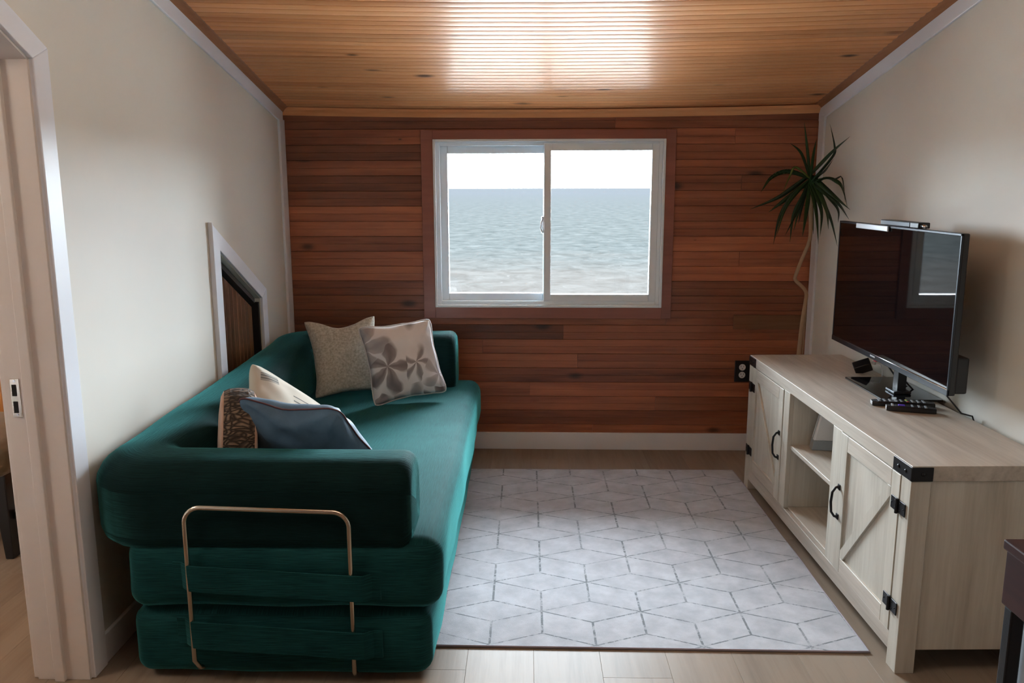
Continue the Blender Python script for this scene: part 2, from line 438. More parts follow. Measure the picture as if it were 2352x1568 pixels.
# bark
t = NT('bark_print')
v = t.coord(scale=(0.5, 1, 1))
n1 = t.n('ShaderNodeTexNoise'); n1.inputs['Scale'].default_value = 14; t.l(v, n1.inputs['Vector'])
vs_ = t.n('ShaderNodeVectorMath', operation='SCALE'); vs_.inputs['Scale'].default_value = 0.12; t.l(n1.outputs['Color'], vs_.inputs[0])
va = t.n('ShaderNodeVectorMath', operation='ADD'); t.l(v, va.inputs[0]); t.l(vs_.outputs[0], va.inputs[1])
vo = t.n('ShaderNodeTexVoronoi', feature='DISTANCE_TO_EDGE'); vo.inputs['Scale'].default_value = 58; t.l(va.outputs[0], vo.inputs['Vector'])
cc = t.ramp(vo.outputs['Distance'], [(0.0, (0.02, 0.012, 0.008)), (0.08, (0.05, 0.032, 0.022)), (0.3, (0.24, 0.165, 0.11))])
cc = t.mix(t.noise(v, 20, 4), cc, (0.14, 0.095, 0.065), 'MIX')
M_bark = t.pbr(t.mix(0.35, t.ramp(vo.outputs['Distance'], [(0.0, (0.015, 0.01, 0.007)), (0.1, (0.06, 0.038, 0.025)), (0.3, (0.27, 0.19, 0.13))]), cc), 0.8, 0, 0.3, t.bump(vo.outputs['Distance'], 0.8, 0.01))

# rug: rhombus-block line print; local origin sits on a lattice point
t = NT('grey_rug_print')
v = t.coord(); s3 = t.n('ShaderNodeSeparateXYZ')
nz = t.n('ShaderNodeTexNoise'); nz.inputs['Scale'].default_value = 6; t.l(v, nz.inputs['Vector'])
SX, SY = 0.3090, 0.3940          # horizontal repeat, vertical repeat of two rows
t.l(v, s3.inputs[0])
def cell(ox, oy):
    a = t.math('WRAP', t.math('ADD', s3.outputs[0], ox * SX), SX / 2, -SX / 2)
    b = t.math('WRAP', t.math('ADD', s3.outputs[1], oy * SY), SY / 2, -SY / 2)
    b = t.math('MULTIPLY', b, (SX * math.sqrt(3)) / SY)
    return a, b, t.math('ADD', t.math('MULTIPLY', a, a), t.math('MULTIPLY', b, b))
a1, b1, d1 = cell(0, 0); a2, b2, d2 = cell(0.5, 0.5)
sel = t.math('LESS_THAN', d2, d1)
def pick(p, q): return t.math('ADD', t.math('MULTIPLY', q, sel), t.math('MULTIPLY', p, t.math('SUBTRACT', 1.0, sel)))
A, B = pick(a1, a2), pick(b1, b2)
ds = []
for k in (30, 90, 150):   # spokes towards the cell corners
    nx_, ny_ = -math.sin(R(k)), math.cos(R(k))
    ds.append(t.math('ABSOLUTE', t.math('ADD', t.math('MULTIPLY', A, nx_), t.math('MULTIPLY', B, ny_))))
dm = t.math('MINIMUM', t.math('MINIMUM', ds[0], ds[1]), ds[2])
dm = t.math('ADD', dm, t.math('MULTIPLY', t.math('SUBTRACT', t.noise(v, 260, 2), 0.5), 0.003))
line = t.math('LESS_THAN', dm, 0.0034)
gap = t.ramp(t.noise(v, 55, 3, 0.7), [(0.40, 0.0), (0.50, 1.0)])
patch = t.ramp(t.noise(v, 5, 3, 0.6), [(0.34, 0.3), (0.5, 1.0)])
fac = t.math('MULTIPLY', t.math('MULTIPLY', line, t.math('MAXIMUM', gap, 0.25)), patch)
ground = t.ramp(t.noise(v, 11, 6, 0.65), [(0.30, (0.34, 0.345, 0.37)), (0.5, (0.42, 0.425, 0.455)), (0.68, (0.50, 0.505, 0.54))])
M_rug = t.pbr(t.mix(t.math('MULTIPLY', fac, 0.85), ground, (0.10, 0.115, 0.12)), 0.8, 0, 0.25, t.bump(t.noise(v, 500, 3), 0.5, 0.003), sheen=0.25)
M_bind = plain('rug_binding', (0.34, 0.30, 0.34), 0.8)

# leaves
t = NT('dracaena_leaf')
v = t.coord(); oi = t.n('ShaderNodeObjectInfo')
cc = t.mix(oi.outputs['Random'], (0.010, 0.035, 0.012), (0.03, 0.085, 0.022))
M_leaf = t.pbr(cc, 0.35, 0, 0.5)
M_leafy = NT('yellowing_leaf').pbr((0.14, 0.19, 0.03), 0.4)
M_trunk = plain('pale_trunk', (0.42, 0.29, 0.18), 0.7, bump=0.3, bscale=150, vary=0.2)
M_pot = plain('clay_pot', (0.35, 0.16, 0.09), 0.7)
M_soil = plain('soil', (0.03, 0.02, 0.015), 0.95)

# sea and sand
t = NT('sea_water')
v = t.coord(scale=(0.42, 0.30, 1.0)); s3 = t.n('ShaderNodeSeparateXYZ'); tcn = t.n('ShaderNodeTexCoord'); t.l(tcn.outputs['Object'], s3.inputs[0])
w1 = t.ramp(t.noise(v, 1.0, 8, 0.72, 0.6), [(0.36, 0.0), (0.64, 1.0)])
w2 = t.noise(t.coord(scale=(0.3, 1, 1)), 0.12, 4, 0.6)
dist = s3.outputs[1]
shore = t.math('ADD', dist, t.math('MULTIPLY', t.math('SUBTRACT', w2, 0.5), 40.0))
near = t.n('ShaderNodeMapRange'); t.l(shore, near.inputs[0]); near.inputs[1].default_value = 55; near.inputs[2].default_value = 105; near.inputs[3].default_value = 1; near.inputs[4].default_value = 0; near.interpolation_type = 'SMOOTHSTEP'
far = t.n('ShaderNodeMapRange'); t.l(dist, far.inputs[0]); far.inputs[1].default_value = 150; far.inputs[2].default_value = 900; far.inputs[3].default_value = 0; far.inputs[4].default_value = 1
k = 1.0
base = t.mix(w1, (0.0066, 0.0072, 0.0070), (0.0124, 0.0128, 0.0124))
base = t.mix(far.outputs[0], base, (0.0100, 0.0103, 0.0108))
base = t.mix(near.outputs[0], base, t.mix(w1, (0.0102, 0.0090, 0.0081), (0.0146, 0.0134, 0.0124)))
foam_glint = t.math('GREATER_THAN', t.noise(t.coord(scale=(1.0, 0.4, 1)), 2.2, 4, 0.75), 0.69)  # foam and sparkle flecks, the glints put into the sea colour
base = t.mix(t.math('MULTIPLY', foam_glint, t.math('SUBTRACT', 1.0, far.outputs[0])), base, (0.026, 0.025, 0.024))
M_sea = t.pbr(base, 0.8, 0, 0.0, t.bump(w1, 0.25, 0.2))
M_sand = plain('wet_sand', (0.38, 0.355, 0.325), 0.8, bump=0.3, bscale=4, vary=0.12)

# ================================================================ SETTING
CZ = lambda y: 1.658 + 0.206 * (4.09 - y)     # ceiling line on the walls
SL = math.atan(0.206)

# --- outside
sea = MB().add([(-1500, 32, -6), (1500, 32, -6), (3500, 5000, -6), (-3500, 5000, -6)], [(0, 1, 2, 3)]).build('sea', M_sea)
tag(sea, kind='structure')
sand = MB().add([(-60, 4.6, -3.2), (60, 4.6, -3.2), (60, 12, -4.6), (60, 33, -6.02), (-60, 33, -6.02), (-60, 12, -4.6)], [(0, 1, 2, 5), (5, 2, 3, 4)]).build('beach', M_sand)
tag(sand, kind='structure')

# --- floor: oak planks running towards the window wall
floor = MB().box(-3.6, 1.75, -1.7, 4.25, -0.04, -0.012).build('floor', M_groove)
tag(floor, kind='structure')
PW = 0.188
i = 0; x = -3.55
while x < 1.7:
    y = -1.7 - random.random() * 1.1
    while y < 4.2:
        L_ = 1.21
        y0, y1 = max(y, -1.68), min(y + L_, 4.2)
        if y1 - y0 > 0.05:
            MB().box(x + 0.0002, x + PW - 0.0002, y0 + 0.0002, y1 - 0.0002, -0.012, 0.0).build('plank', M_floor, floor, bevel=0.0004, bseg=1)
        y += L_
    x += PW

# --- ceiling: beaded pine boards, sagging a little in the middle
ceil = MB().prism([(-1.7, CZ(-1.7) + 0.06), (4.25, CZ(4.25) + 0.06), (4.25, CZ(4.25) + 0.12), (-1.7, CZ(-1.7) + 0.12)], 'x', -1.4, 1.75).build('ceiling', M_groove)
tag(ceil, kind='structure')
def sag(x, y):
    k = min(1.0, max(0.0, (4.1 - y) / 1.3))
    return (0.017 + 0.011 * k) * max(0.0, 1 - ((x - 0.11) / 1.28) ** 2)
bw = 0.0805
s_ = 0.0
yy = 4.115
nb = 0
while yy > -1.65:
    dy = bw * math.cos(SL)
    prof = [(0.0008, 0.0055)]
    for h_ in range(2):
        o_ = h_ * bw / 2; w_ = bw / 2 - 0.0040
        for q in range(7):
            u = -1 + 2 * q / 6; prof.append((o_ + 0.0020 + w_ * (u + 1) / 2, 0.0012 * u * u - 0.0012))
        if h_ == 0: prof += [(bw / 2 - 0.0007, 0.0045), (bw / 2 + 0.0007, 0.0045)]
    prof += [(bw - 0.0008, 0.0055), (bw - 0.0008, 0.014), (0.0008, 0.014)]
    mb = MB()
    xs = [-1.24 + 2.76 * k / 8 for k in range(9)]
    joint = None
    for xq in xs:
        for (s, n_) in prof:
            y_ = yy - s * math.cos(SL) ; z_ = CZ(yy) + 0.027 + s * math.sin(SL) + n_
            mb.v.append((xq, y_ + n_ * math.sin(SL) * 1.0, z_ - sag(xq, y_)))
    P_ = len(prof)
    for a in range(8):
        for b in range(P_):
            mb.f.append((a * P_ + b, a * P_ + (b + 1) % P_, (a + 1) * P_ + (b + 1) % P_, (a + 1) * P_ + b))
    mb.f.append(tuple(range(P_))); mb.f.append(tuple(8 * P_ + q for q in range(P_)))
    o = mb.build('plank', M_ceil, ceil, smooth=True); o.data.set_sharp_from_angle(angle=R(30))
    yy -= dy; nb += 1

# --- left wall (local: x into the room, y along, z up)
lwall = MB()
LW_T = -0.13
def lp(poly): lwall.prism(poly, 'x', LW_T, 0.0)
zl = lambda y: CZ(y) + 0.045
DY0, DY1 = 1.22, 2.042
lp([(-1.7, 0), (DY0, 0), (DY0, zl(DY0)), (-1.7, zl(-1.7))])
lp([(DY0, 1.95), (1.362, 1.95), (1.362, zl(1.362)), (DY0, zl(DY0))])
lp([(1.362, 1.95), (DY1, 1.61), (DY1, zl(DY1)), (1.362, zl(1.362))])
lp([(DY1, 0), (3.155, 0), (3.155, zl(3.155)), (DY1, zl(DY1))])
lp([(3.155, 1.078), (3.63, 0.83), (3.63, zl(3.63)), (3.155, zl(3.155))])
lp([(3.155, 0), (3.63, 0), (3.63, 0.12), (3.155, 0.12)])
lp([(3.63, 0), (4.25, 0), (4.25, zl(4.25)), (3.63, zl(3.63))])
lwall = frame(lwall.build('wall_left', M_wall), (-1.1995, 0, 0), -0.007)
tag(lwall, kind='structure')
# right wall (local: x out of the room)
rwall = MB().prism([(-1.7, 0), (4.25, 0), (4.25, zl(4.25)), (-1.7, zl(-1.7))], 'x', 0.0, 0.12).build('wall_right', M_wall)
frame(rwall, (1.5026, 0, 0), 0.0292); tag(rwall, kind='structure')
# wall behind the camera
bwall = MB().box(-3.7, 1.9, -1.82, -1.7, 0, 3.1).build('wall_rear', M_pine); tag(bwall, kind='structure')

# --- window wall (local: x along, y out of the room, z up)
WX0, WX1, WZ0, WZ1 = -0.449, 0.663, 0.726, 1.535
wb = MB()
wb.box(-1.35, WX0, 0.014, 0.15, 0, 1.72).box(WX1, 1.6, 0.014, 0.15, 0, 1.72)
wb.box(WX0, WX1, 0.014, 0.15, 0, WZ0).box(WX0, WX1, 0.014, 0.15, WZ1, 1.72)
wback = frame(wb.build('wall_back', M_groove), (0, 4.088, 0), -0.0119); tag(wback, kind='structure')
def plank_mesh(x0, x1, z0, z1, yf=0.0, bead=True):
    """beaded board: grooves along its edges and middle"""
    h = z1 - z0; zm = (z0 + z1) / 2
    p = [(yf + 0.0025, z0 + 0.0003), (yf, z0 + 0.0019)]
    if bead: p += [(yf, zm - 0.0012), (yf + 0.0016, zm - 0.0003), (yf + 0.0016, zm + 0.0003), (yf, zm + 0.0012)]
    p += [(yf, z1 - 0.0019), (yf + 0.0025, z1 - 0.0003), (yf + 0.014, z1 - 0.0003), (yf + 0.014, z0 + 0.0003)]
    return MB().prism(p, 'x', x0 + 0.0004, x1 - 0.0004)
PB = 0.0727
z = 1.656
cas = (-0.506, 0.710, 0.672, 1.578)
rowi = 0
tones_l = [0.75, 1.15, .62, .85, .72, .9, 1.25, 1.3, 1.1, 1.2, 1.05, .8, .7, .55, .55]
tones_r = [0.85, 1.2, .9, 1.1, .9, .95, 1.0, 1.3, 1.25, 1.35, 1.3, .85, .8, .8, .9]
while z > 0.09:
    z0 = max(z - PB, 0.07); z1 = z
    spans = []
    if z0 < cas[3] - 0.01 and z1 > cas[2] + 0.01: spans = [(-1.18, cas[0] + 0.02, 'l'), (cas[1] - 0.02, 1.40, 'r')]
    else: spans = [(-1.18, 1.40, 'm')]
    out = []
    for (a, b, w) in spans:
        if w == 'm' and rowi > 2:
            c = -0.3 + random.random() * 1.3; out += [(a, c, 'l'), (c, b, 'r')] if random.random() < 0.6 else [(a, b, w)]
        elif w == 'r' and rowi in (1, 4, 9): c = 0.97 + 0.1 * random.random(); out += [(a, c, w), (c, b, w)]
        elif rowi == 0: out += [(a, 0.42, 'l'), (0.42, b, 'r')]
        else: out.append((a, b, w))
    for (a, b, w) in out:
        tn = (tones_l if w == 'l' else tones_r)[min(rowi, 14)] if rowi < 15 else 0.85 + 0.4 * random.random()
        if w == 'm': tn = 0.95
        plank_mesh(a, b, z0, z1).build('plank', M_backwood, wback, color=tn)
    for edge, lo, hi in ((cas[2], z0, cas[2] + 0.006), (cas[3], cas[3] - 0.006, z1)):
        if z0 + 0.002 < edge < z1 - 0.002 and len(spans) == 2:
            plank_mesh(cas[0] + 0.02, cas[1] - 0.02, lo, hi, 0.0, False).build('plank', M_backwood, wback, color=0.9)
    z -= PB; rowi += 1
# window casing boards
cs = thing('trim_1', None, None, kind='structure'); frame(cs, (0, 4.088, 0), -0.0119)
for (a, b, c_, d_) in ((cas[0], WX0, cas[2], cas[3]), (WX1, cas[1], cas[2], cas[3]), (WX0, WX1, cas[2], WZ0), (WX0, WX1, WZ1, cas[3])):
    MB().box(a, b, -0.012, 0.016, c_, d_).build('casing_board', M_casing, cs, bevel=0.0015)
# the paler replacement board low on the right
pb = MB(); pb.box(1.02, 1.375, -0.006, 0.006, 0.62, 0.69).build('replacement_board', wood('pale_board', (0.12, 0.05, 0.02), (0.20, 0.09, 0.04), (0.25, 0.12, 0.06), 'x', 0.7, knots=0.3, tone=0), wback, bevel=0.001)

# --- crown mouldings
def crown(name, pts0, pts1, mat, n=1, sagf=None):
    mb = MB(); P_ = len(pts0)
    for k in range(n + 1):
        q = k / n
        for a, b in zip(pts0, pts1):
            v_ = Vector(a).lerp(Vector(b), q)
            if sagf: v_.z -= sagf(v_.x, v_.y)
            mb.v.append(tuple(v_))
    for k in range(n):
        for b in range(P_):
            mb.f.append((k * P_ + b, k * P_ + (b + 1) % P_, (k + 1) * P_ + (b + 1) % P_, (k + 1) * P_ + b))
    mb.f.append(tuple(range(P_))); mb.f.append(tuple(n * P_ + q for q in range(P_)))
    return mb.build(name, mat)
def crown_prof(side, y, x0):
    # side +1: moulding grows towards +x from the wall at x0
    z0 = CZ(y)
    prof = [(0, 0.0), (0.006, -0.001), (0.009, 0.004), (0.012, 0.006), (0.034, 0.022), (0.038, 0.023), (0.040, 0.030), (0, 0.045)]
    return [(x0 + side * a, y, z0 + b) for a, b in prof]
xl = lambda y: -1.1995 + 0.007 * y
xr = lambda y: 1.5026 - 0.0292 * y
c1 = crown('trim_2', crown_prof(1, 4.12, xl(4.12)), crown_prof(1, -1.7, xl(-1.7)), M_crown); tag(c1, kind='structure')
c2 = crown('trim_3', crown_prof(-1, 4.12, xr(4.12)), crown_prof(-1, -1.7, xr(-1.7)), M_crown); tag(c2, kind='structure')
def back_prof(x):
    y = 4.088 - 0.0119 * x
    prof = [(0, 0.0), (0.005, 0.0), (0.009, 0.006), (0.016, 0.017), (0.026, 0.025), (0.030, 0.036), (-0.01, 0.040)]
    return [(x, y - a, 1.650 + b) for a, b in prof]
c3 = crown('trim_4', back_prof(-1.18), back_prof(1.40), M_ceil, 10, lambda x, y: sag(x, 4.1)); tag(c3, kind='structure')
# white bands under the crowns and the white corner battens
wl_ = thing('trim_5', None, None, kind='structure'); frame(wl_, (-1.1995, 0, 0), -0.007)
wr_ = thing('trim_6', None, None, kind='structure'); frame(wr_, (1.5026, 0, 0), 0.0292)
def band(w): return [(-1.7, CZ(-1.7) - w), (4.085, CZ(4.085) - w), (4.085, CZ(4.085) + 0.01), (-1.7, CZ(-1.7) + 0.01)]
MB().prism(band(0.050), 'x', 0.0, 0.010).build('ceiling_band', M_trim, wl_, bevel=0.002)
MB().prism(band(0.050), 'x', -0.010, 0.0).build('ceiling_band', M_trim, wr_, bevel=0.002)
MB().box(0.0, 0.012, 4.022, 4.100, 0.085, CZ(4.02) - 0.045).build('corner_batten', M_trim, wl_, bevel=0.002)
MB().box(-0.012, 0.0, 4.00, 4.066, 0.085, CZ(4.0) - 0.045).build('corner_batten', M_trim, wr_, bevel=0.002)

# --- baseboards
b = MB().box(-1.17, 1.385, -0.014, 0.0, 0.0, 0.087).build('baseboard_back', M_trim, bevel=0.002); frame(b, (0, 4.088, 0), -0.0119); tag(b, kind='structure')
b = MB().box(0, 0.012, 2.115, 4.09, 0.0, 0.085).box(0, 0.012, -1.7, 1.145, 0, .085).build('baseboard_left', M_trim, bevel=0.002); frame(b, (-1.1995, 0, 0), -0.007); tag(b, kind='structure')
b = MB().box(-0.012, 0, -1.7, 4.06, 0.0, 0.085).build('baseboard_right', M_trim, bevel=0.002); frame(b, (1.5026, 0, 0), 0.0292); tag(b, kind='structure')

# --- doorway: jamb, stop, casing (local frame of the left wall)
dr = thing('door_1', None, None, kind='structure'); frame(dr, (-1.1995, 0, 0), -0.007)
j = MB(); j.box(-0.137, 0.006, 2.036, 2.048, 0, 1.615); j.box(-0.137, 0.006, 1.212, 1.224, 0, 1.95)
j.build('jamb', M_jamb, dr, bevel=0.001)
MB().box(-0.085, -0.058, 2.024, 2.037, 0, 1.612).build('door_stop', M_jamb, dr, bevel=0.002)
j = MB(); j.prism([(2.040, 1.607), (1.362, 1.946), (1.362, 1.958), (2.044, 1.618)], 'x', -0.137, 0.006); j.box(-0.137, 0.006, 1.22, 1.364, 1.946, 1.958)
j.build('head_jamb', M_jamb, dr)
CT_ = 0.017
MB().prism([(2.044, 0), (2.112, 0), (2.112, 1.645), (2.044, 1.612)], 'x', 0.0, CT_).build('side_casing', M_trim, dr, bevel=0.003)
MB().prism([(2.044, 1.612), (2.112, 1.645), (1.385, 2.012), (1.362, 1.953)], 'x', 0.0, CT_).build('sloped_casing', M_trim, dr, bevel=0.003)
MB().prism([(1.362, 1.953), (1.385, 2.012), (1.15, 2.012), (1.22, 1.953)], 'x', 0.0, CT_).build('head_casing', M_trim, dr, bevel=0.003)
MB().box(0, CT_, 1.15, 1.22, 0, 1.953).build('side_casing', M_trim, dr, bevel=0.003)
MB().box(-0.152, -0.130, 2.042, 2.11, 0, 1.63).build('far_casing', M_jamb, dr, bevel=0.003)
sk = MB(); sk.box(-0.122, -0.098, 2.0335, 2.0365, 0.735, 0.836).build('strike_plate', M_steel, dr, bevel=0.001)
for zc in (0.762, 0.806): MB().box(-0.118, -0.106, 2.0325, 2.034, zc - 0.015, zc + 0.015).build('latch_hole', M_void, dr, bevel=0.001)
for zc in (0.742, 0.830): MB().lathe([(0.0035, 0), (0.003, 0.0012)], 10, Matrix.Translation((-0.110, 2.0335, zc)) @ Matrix.Rotation(R(90), 4, 'X')).build('screw', M_chrome, dr)

# --- small sloped closet door in the left wall
cd = thing('door_2', None, None, kind='structure'); frame(cd, (-1.1995, 0, 0), -0.007)
MB().prism([(3.088, 0.0), (3.152, 0.0), (3.152, 1.083), (3.088, 1.185)], 'x', 0.0, 0.018).build('side_trim', M_trim, cd, bevel=0.002)
MB().prism([(3.152, 1.083), (3.632, 0.832), (3.695, 0.865), (3.088, 1.185)], 'x', 0.0, 0.012).build('sloped_trim', M_trim, cd, bevel=0.002)
MB().prism([(3.632, 0.0), (3.695, 0.0), (3.695, 0.865), (3.632, 0.832)], 'x', 0.0, 0.012).build('side_trim', M_trim, cd, bevel=0.002)
MB().box(-0.135, -0.125, 3.10, 3.70, 0.05, 1.12).build('dark_backing', M_void, cd)
MB().box(-0.12, -0.004, 3.613, 3.6295, 0.125, 0.815).build('gap_shade_side', M_void, cd)  # shadow of the gap beside the planks, put in as a black box
MB().prism([(3.157, 1.072), (3.6125, 0.834), (3.6125, 0.812), (3.157, 1.047)], 'x', -0.10, -0.018).build('gap_shade_top', plain('gap_shade_grey', (0.06, 0.055, 0.05), 0.8), cd)  # shadow of the gap above the planks, put in as a dark strip
py = 3.160; npb = 10; pwid = (3.606 - 3.160) / npb
for k in range(npb):
    a, b_ = py + k * pwid + 0.001, py + (k + 1) * pwid - 0.001
    za, zb = 1.045 - (a - 3.157) * 0.524, 1.045 - (b_ - 3.157) * 0.524
    MB().prism([(a, 0.10), (b_, 0.10), (b_, zb - 0.012), (a, za - 0.012)], 'x', -0.045, -0.030).build('plank', M_bead, cd, bevel=0.0035, bseg=1)

# --- window
wn = thing('window_1', None, None, kind='structure'); frame(wn, (0, 4.088, 0), -0.0119)
def ring(mb, x0, x1, z0, z1, w, y0, y1):
    mb.box(x0, x0 + w, y0, y1, z0, z1); mb.box(x1 - w, x1, y0, y1, z0, z1)
    mb.box(x0 + w, x1 - w, y0, y1, z0, z0 + w); mb.box(x0 + w, x1 - w, y0, y1, z1 - w, z1)
    return mb
ring(MB(), WX0, WX1, WZ0, WZ1, 0.012, -0.014, 0.12).build('window_frame', M_vinyl, wn, bevel=0.002)
ring(MB(), WX0 + 0.012, WX1 - 0.012, WZ0 + 0.012, WZ1 - 0.012, 0.018, 0.004, 0.12).build('window_track', M_vinyl, wn, bevel=0.002)
ring(MB(), -0.421, 0.118, 0.754, 1.507, 0.037, 0.036, 0.070).build('fixed_sash', M_vinyl, wn, bevel=0.003)
ring(MB(), 0.084, 0.634, 0.755, 1.516, 0.035, 0.000, 0.0355).build('sliding_sash', M_vinyl, wn, bevel=0.003)
MB().box(-0.385, 0.09, 0.053, 0.057, 0.790, 1.475).build('pane', M_glass, wn)
MB().box(0.115, 0.602, 0.014, 0.018, 0.788, 1.484).build('pane', M_glass, wn)
lt = MB().box(0.072, 0.088, 0.004, 0.026, 1.09, 1.17).build('latch', M_vinyl, wn, bevel=0.005, bseg=3)
MB().tube([(0.078, 0.004, 1.16), (0.071, -0.006, 1.14), (0.070, -0.006, 1.11), (0.077, 0.004, 1.09)], 0.003).build('latch_lever', M_silver, wn, smooth=True)

# --- neighbouring room seen through the doorway
nr = MB().box(-3.62, -1.33, 3.165, 3.28, 0, 2.4).build('wall_next', M_groove); tag(nr, kind='structure')
x = -3.6
while x < -1.34:
    MB().box(x + 0.001, min(x + 0.14, -1.34) - 0.001, 3.150, 3.165, 0.02, 2.4).build('plank', M_pine, nr, bevel=0.003, bseg=1)
    x += 0.14
b = MB().box(-3.6, -1.34, 3.138, 3.150, 0, 0.09).build('baseboard_next', M_trim, bevel=0.002); tag(b, kind='structure')
o = MB().box(-3.75, -3.6, -1.7, 3.28, 0, 2.6).build('wall_far', M_wall); tag(o, kind='structure')
o = MB().box(-3.75, -1.33, -1.7, 3.28, 2.4, 2.5).build('ceiling_next', M_wall); tag(o, kind='structure')

# ================================================================ SOFA
sofa = thing('sofa', 'dark green corduroy sofa with rolled back and arms along the left wall', 'sofa')
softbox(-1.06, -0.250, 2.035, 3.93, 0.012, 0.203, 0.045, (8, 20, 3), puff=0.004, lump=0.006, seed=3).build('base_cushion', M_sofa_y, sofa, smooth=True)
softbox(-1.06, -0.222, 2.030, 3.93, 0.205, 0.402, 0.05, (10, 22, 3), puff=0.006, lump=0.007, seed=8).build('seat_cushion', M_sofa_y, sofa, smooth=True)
path = arc_path([(-0.298, 2.140), (-1.065, 2.140), (-1.065, 3.845), (-0.325, 3.845)], 0.115, 8)
# resample straights
pp = []
for a, b_ in zip(path[:-1], path[1:]):
    n_ = max(1, int((b_ - a).length / 0.09))
    for k in range(n_): pp.append(a.lerp(b_, k / n_))
pp.append(path[-1])
topf = lambda y: -0.020 + 0.036 * max(0, min(1, (y - 2.2) / 1.6))
def soft_sweep(pp, prof, zc, er=0.03, lump=0.0):
    mb = MB(); mb.uv = []
    # end rings
    rings = []
    d0 = (pp[1] - pp[0]).normalized(); d1 = (pp[-1] - pp[-2]).normalized()
    tot = 0
    seq = []
    for k in range(5):
        t_ = R(90 * k / 5); seq.append((pp[0] + d0 * er * (1 - math.sin(t_)), er * (1 - math.cos(R(90) - t_)), d0))
    seq = [(pp[0] + d0 * er * (1 - math.sin(R(a))), er * (1 - math.cos(R(a))) , d0) for a in (90, 68, 45, 22, 0)]
    inner = [p for p in pp if (p - pp[0]).length > er * 1.2 and (p - pp[-1]).length > er * 1.2]
    for i, p in enumerate(inner):
        a = inner[max(0, i - 1)]; b_ = inner[min(len(inner) - 1, i + 1)]
        seq.append((p, 0.0, (b_ - a).normalized()))
    seq += [(pp[-1] - d1 * er * (1 - math.sin(R(a))), er * (1 - math.cos(R(a))), d1) for a in (0, 22, 45, 68, 90)]
    # a=90 is the outermost ring (inset er); a=0 the full section
    P_ = len(prof); last = None
    hw = max(o for o, z in prof); zt = max(z for o, z in prof); zb = min(z for o, z in prof)
    for (p, inset, d) in seq:
        if last is not None: tot += (p - last).length
        last = p
        nrm = Vector((-d.y, d.x)) if True else None
        arc = 0; pv = None
        for (o, z) in prof:
            k1 = (hw - inset) / hw; k2 = ((zt - zb) / 2 - inset) / ((zt - zb) / 2)
            oo = o * k1 * (1 + (0.20 * abs(2 * d.x * d.y) ** 1.0 if o > 0 else 0)); zz = (zt + zb) / 2 + (z - (zt + zb) / 2) * k2
            if pv is not None: arc += math.hypot(o - pv[0], z - pv[1])
            pv = (o, z)
            q = Vector((p.x + nrm.x * oo, p.y + nrm.y * oo, zz))
            q.z += (q.z - zb) / (zt - zb) * topf(q.y)
            if lump: q += Vector((nrm.x * o / hw, nrm.y * o / hw, 0.6)) * lump * noise.noise(q * 4)
            mb.v.append(tuple(q)); mb.uv.append((tot, arc))
    n = len(seq)
    for a in range(n - 1):
        for b_ in range(P_):
            mb.f.append((a * P_ + b_, a * P_ + (b_ + 1) % P_, (a + 1) * P_ + (b_ + 1) % P_, (a + 1) * P_ + b_))
    for base in (0, (n - 1) * P_):
        c = len(mb.v); cc = sum((Vector(mb.v[base + k]) for k in range(P_)), Vector()) / P_
        mb.v.append(tuple(cc)); mb.uv.append(mb.uv[base])
        for k in range(P_): mb.f.append((base + k, base + (k + 1) % P_, c))
    return mb
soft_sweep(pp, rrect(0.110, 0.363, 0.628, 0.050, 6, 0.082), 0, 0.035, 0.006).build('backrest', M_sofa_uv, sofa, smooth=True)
# tubular rail on the near end
ry = 2.012
rail = arc_path([(-0.880, 0.075), (-0.880, 0.505), (-0.455, 0.492), (-0.455, 0.045)], 0.042, 7)
rp = [(-0.862, ry + 0.045, 0.035), (-0.874, ry + 0.018, 0.045)] + [(p.x, ry, p.y) for p in rail] + [(-0.457, ry + 0.018, 0.028), (-0.460, ry + 0.05, 0.022)]
MB().tube(rp, 0.0068, 10).build('metal_rail', M_steel, sofa, smooth=True)
def strap(zc, hh, sl):
    mb = MB(); xs = [-0.925 + 0.545 * k / 24 for k in range(25)]
    for x_ in xs:
        u = (x_ + 0.925) / 0.545
        e = min(1, max(0, min((x_ + 0.905) / 0.03, (-0.40 - x_) / 0.03)))
        e = e * e * (3 - 2 * e)
        y_ = 2.024 - 0.020 * e
        zz = zc - sl * u
        for q in (-1, -0.5, 0, 0.5, 1):
            mb.v.append((x_, y_ - 0.0015 * math.sin(u * 9 + q), zz + q * hh))
        for q in (1, -1): mb.v.append((x_, y_ + 0.004, zz + q * hh))
    for a in range(24):
        for b_ in range(7):
            mb.f.append((a * 7 + b_, a * 7 + (b_ + 1) % 7, (a + 1) * 7 + (b_ + 1) % 7, (a + 1) * 7 + b_))
    mb.f.append(tuple(range(7))); mb.f.append(tuple(24 * 7 + q for q in range(7)))
    mb.build('fabric_strap', M_sofa_y, sofa, smooth=False, bevel=0.001)
strap(0.313, 0.036, 0.032)
strap(0.154, 0.038, 0.036)

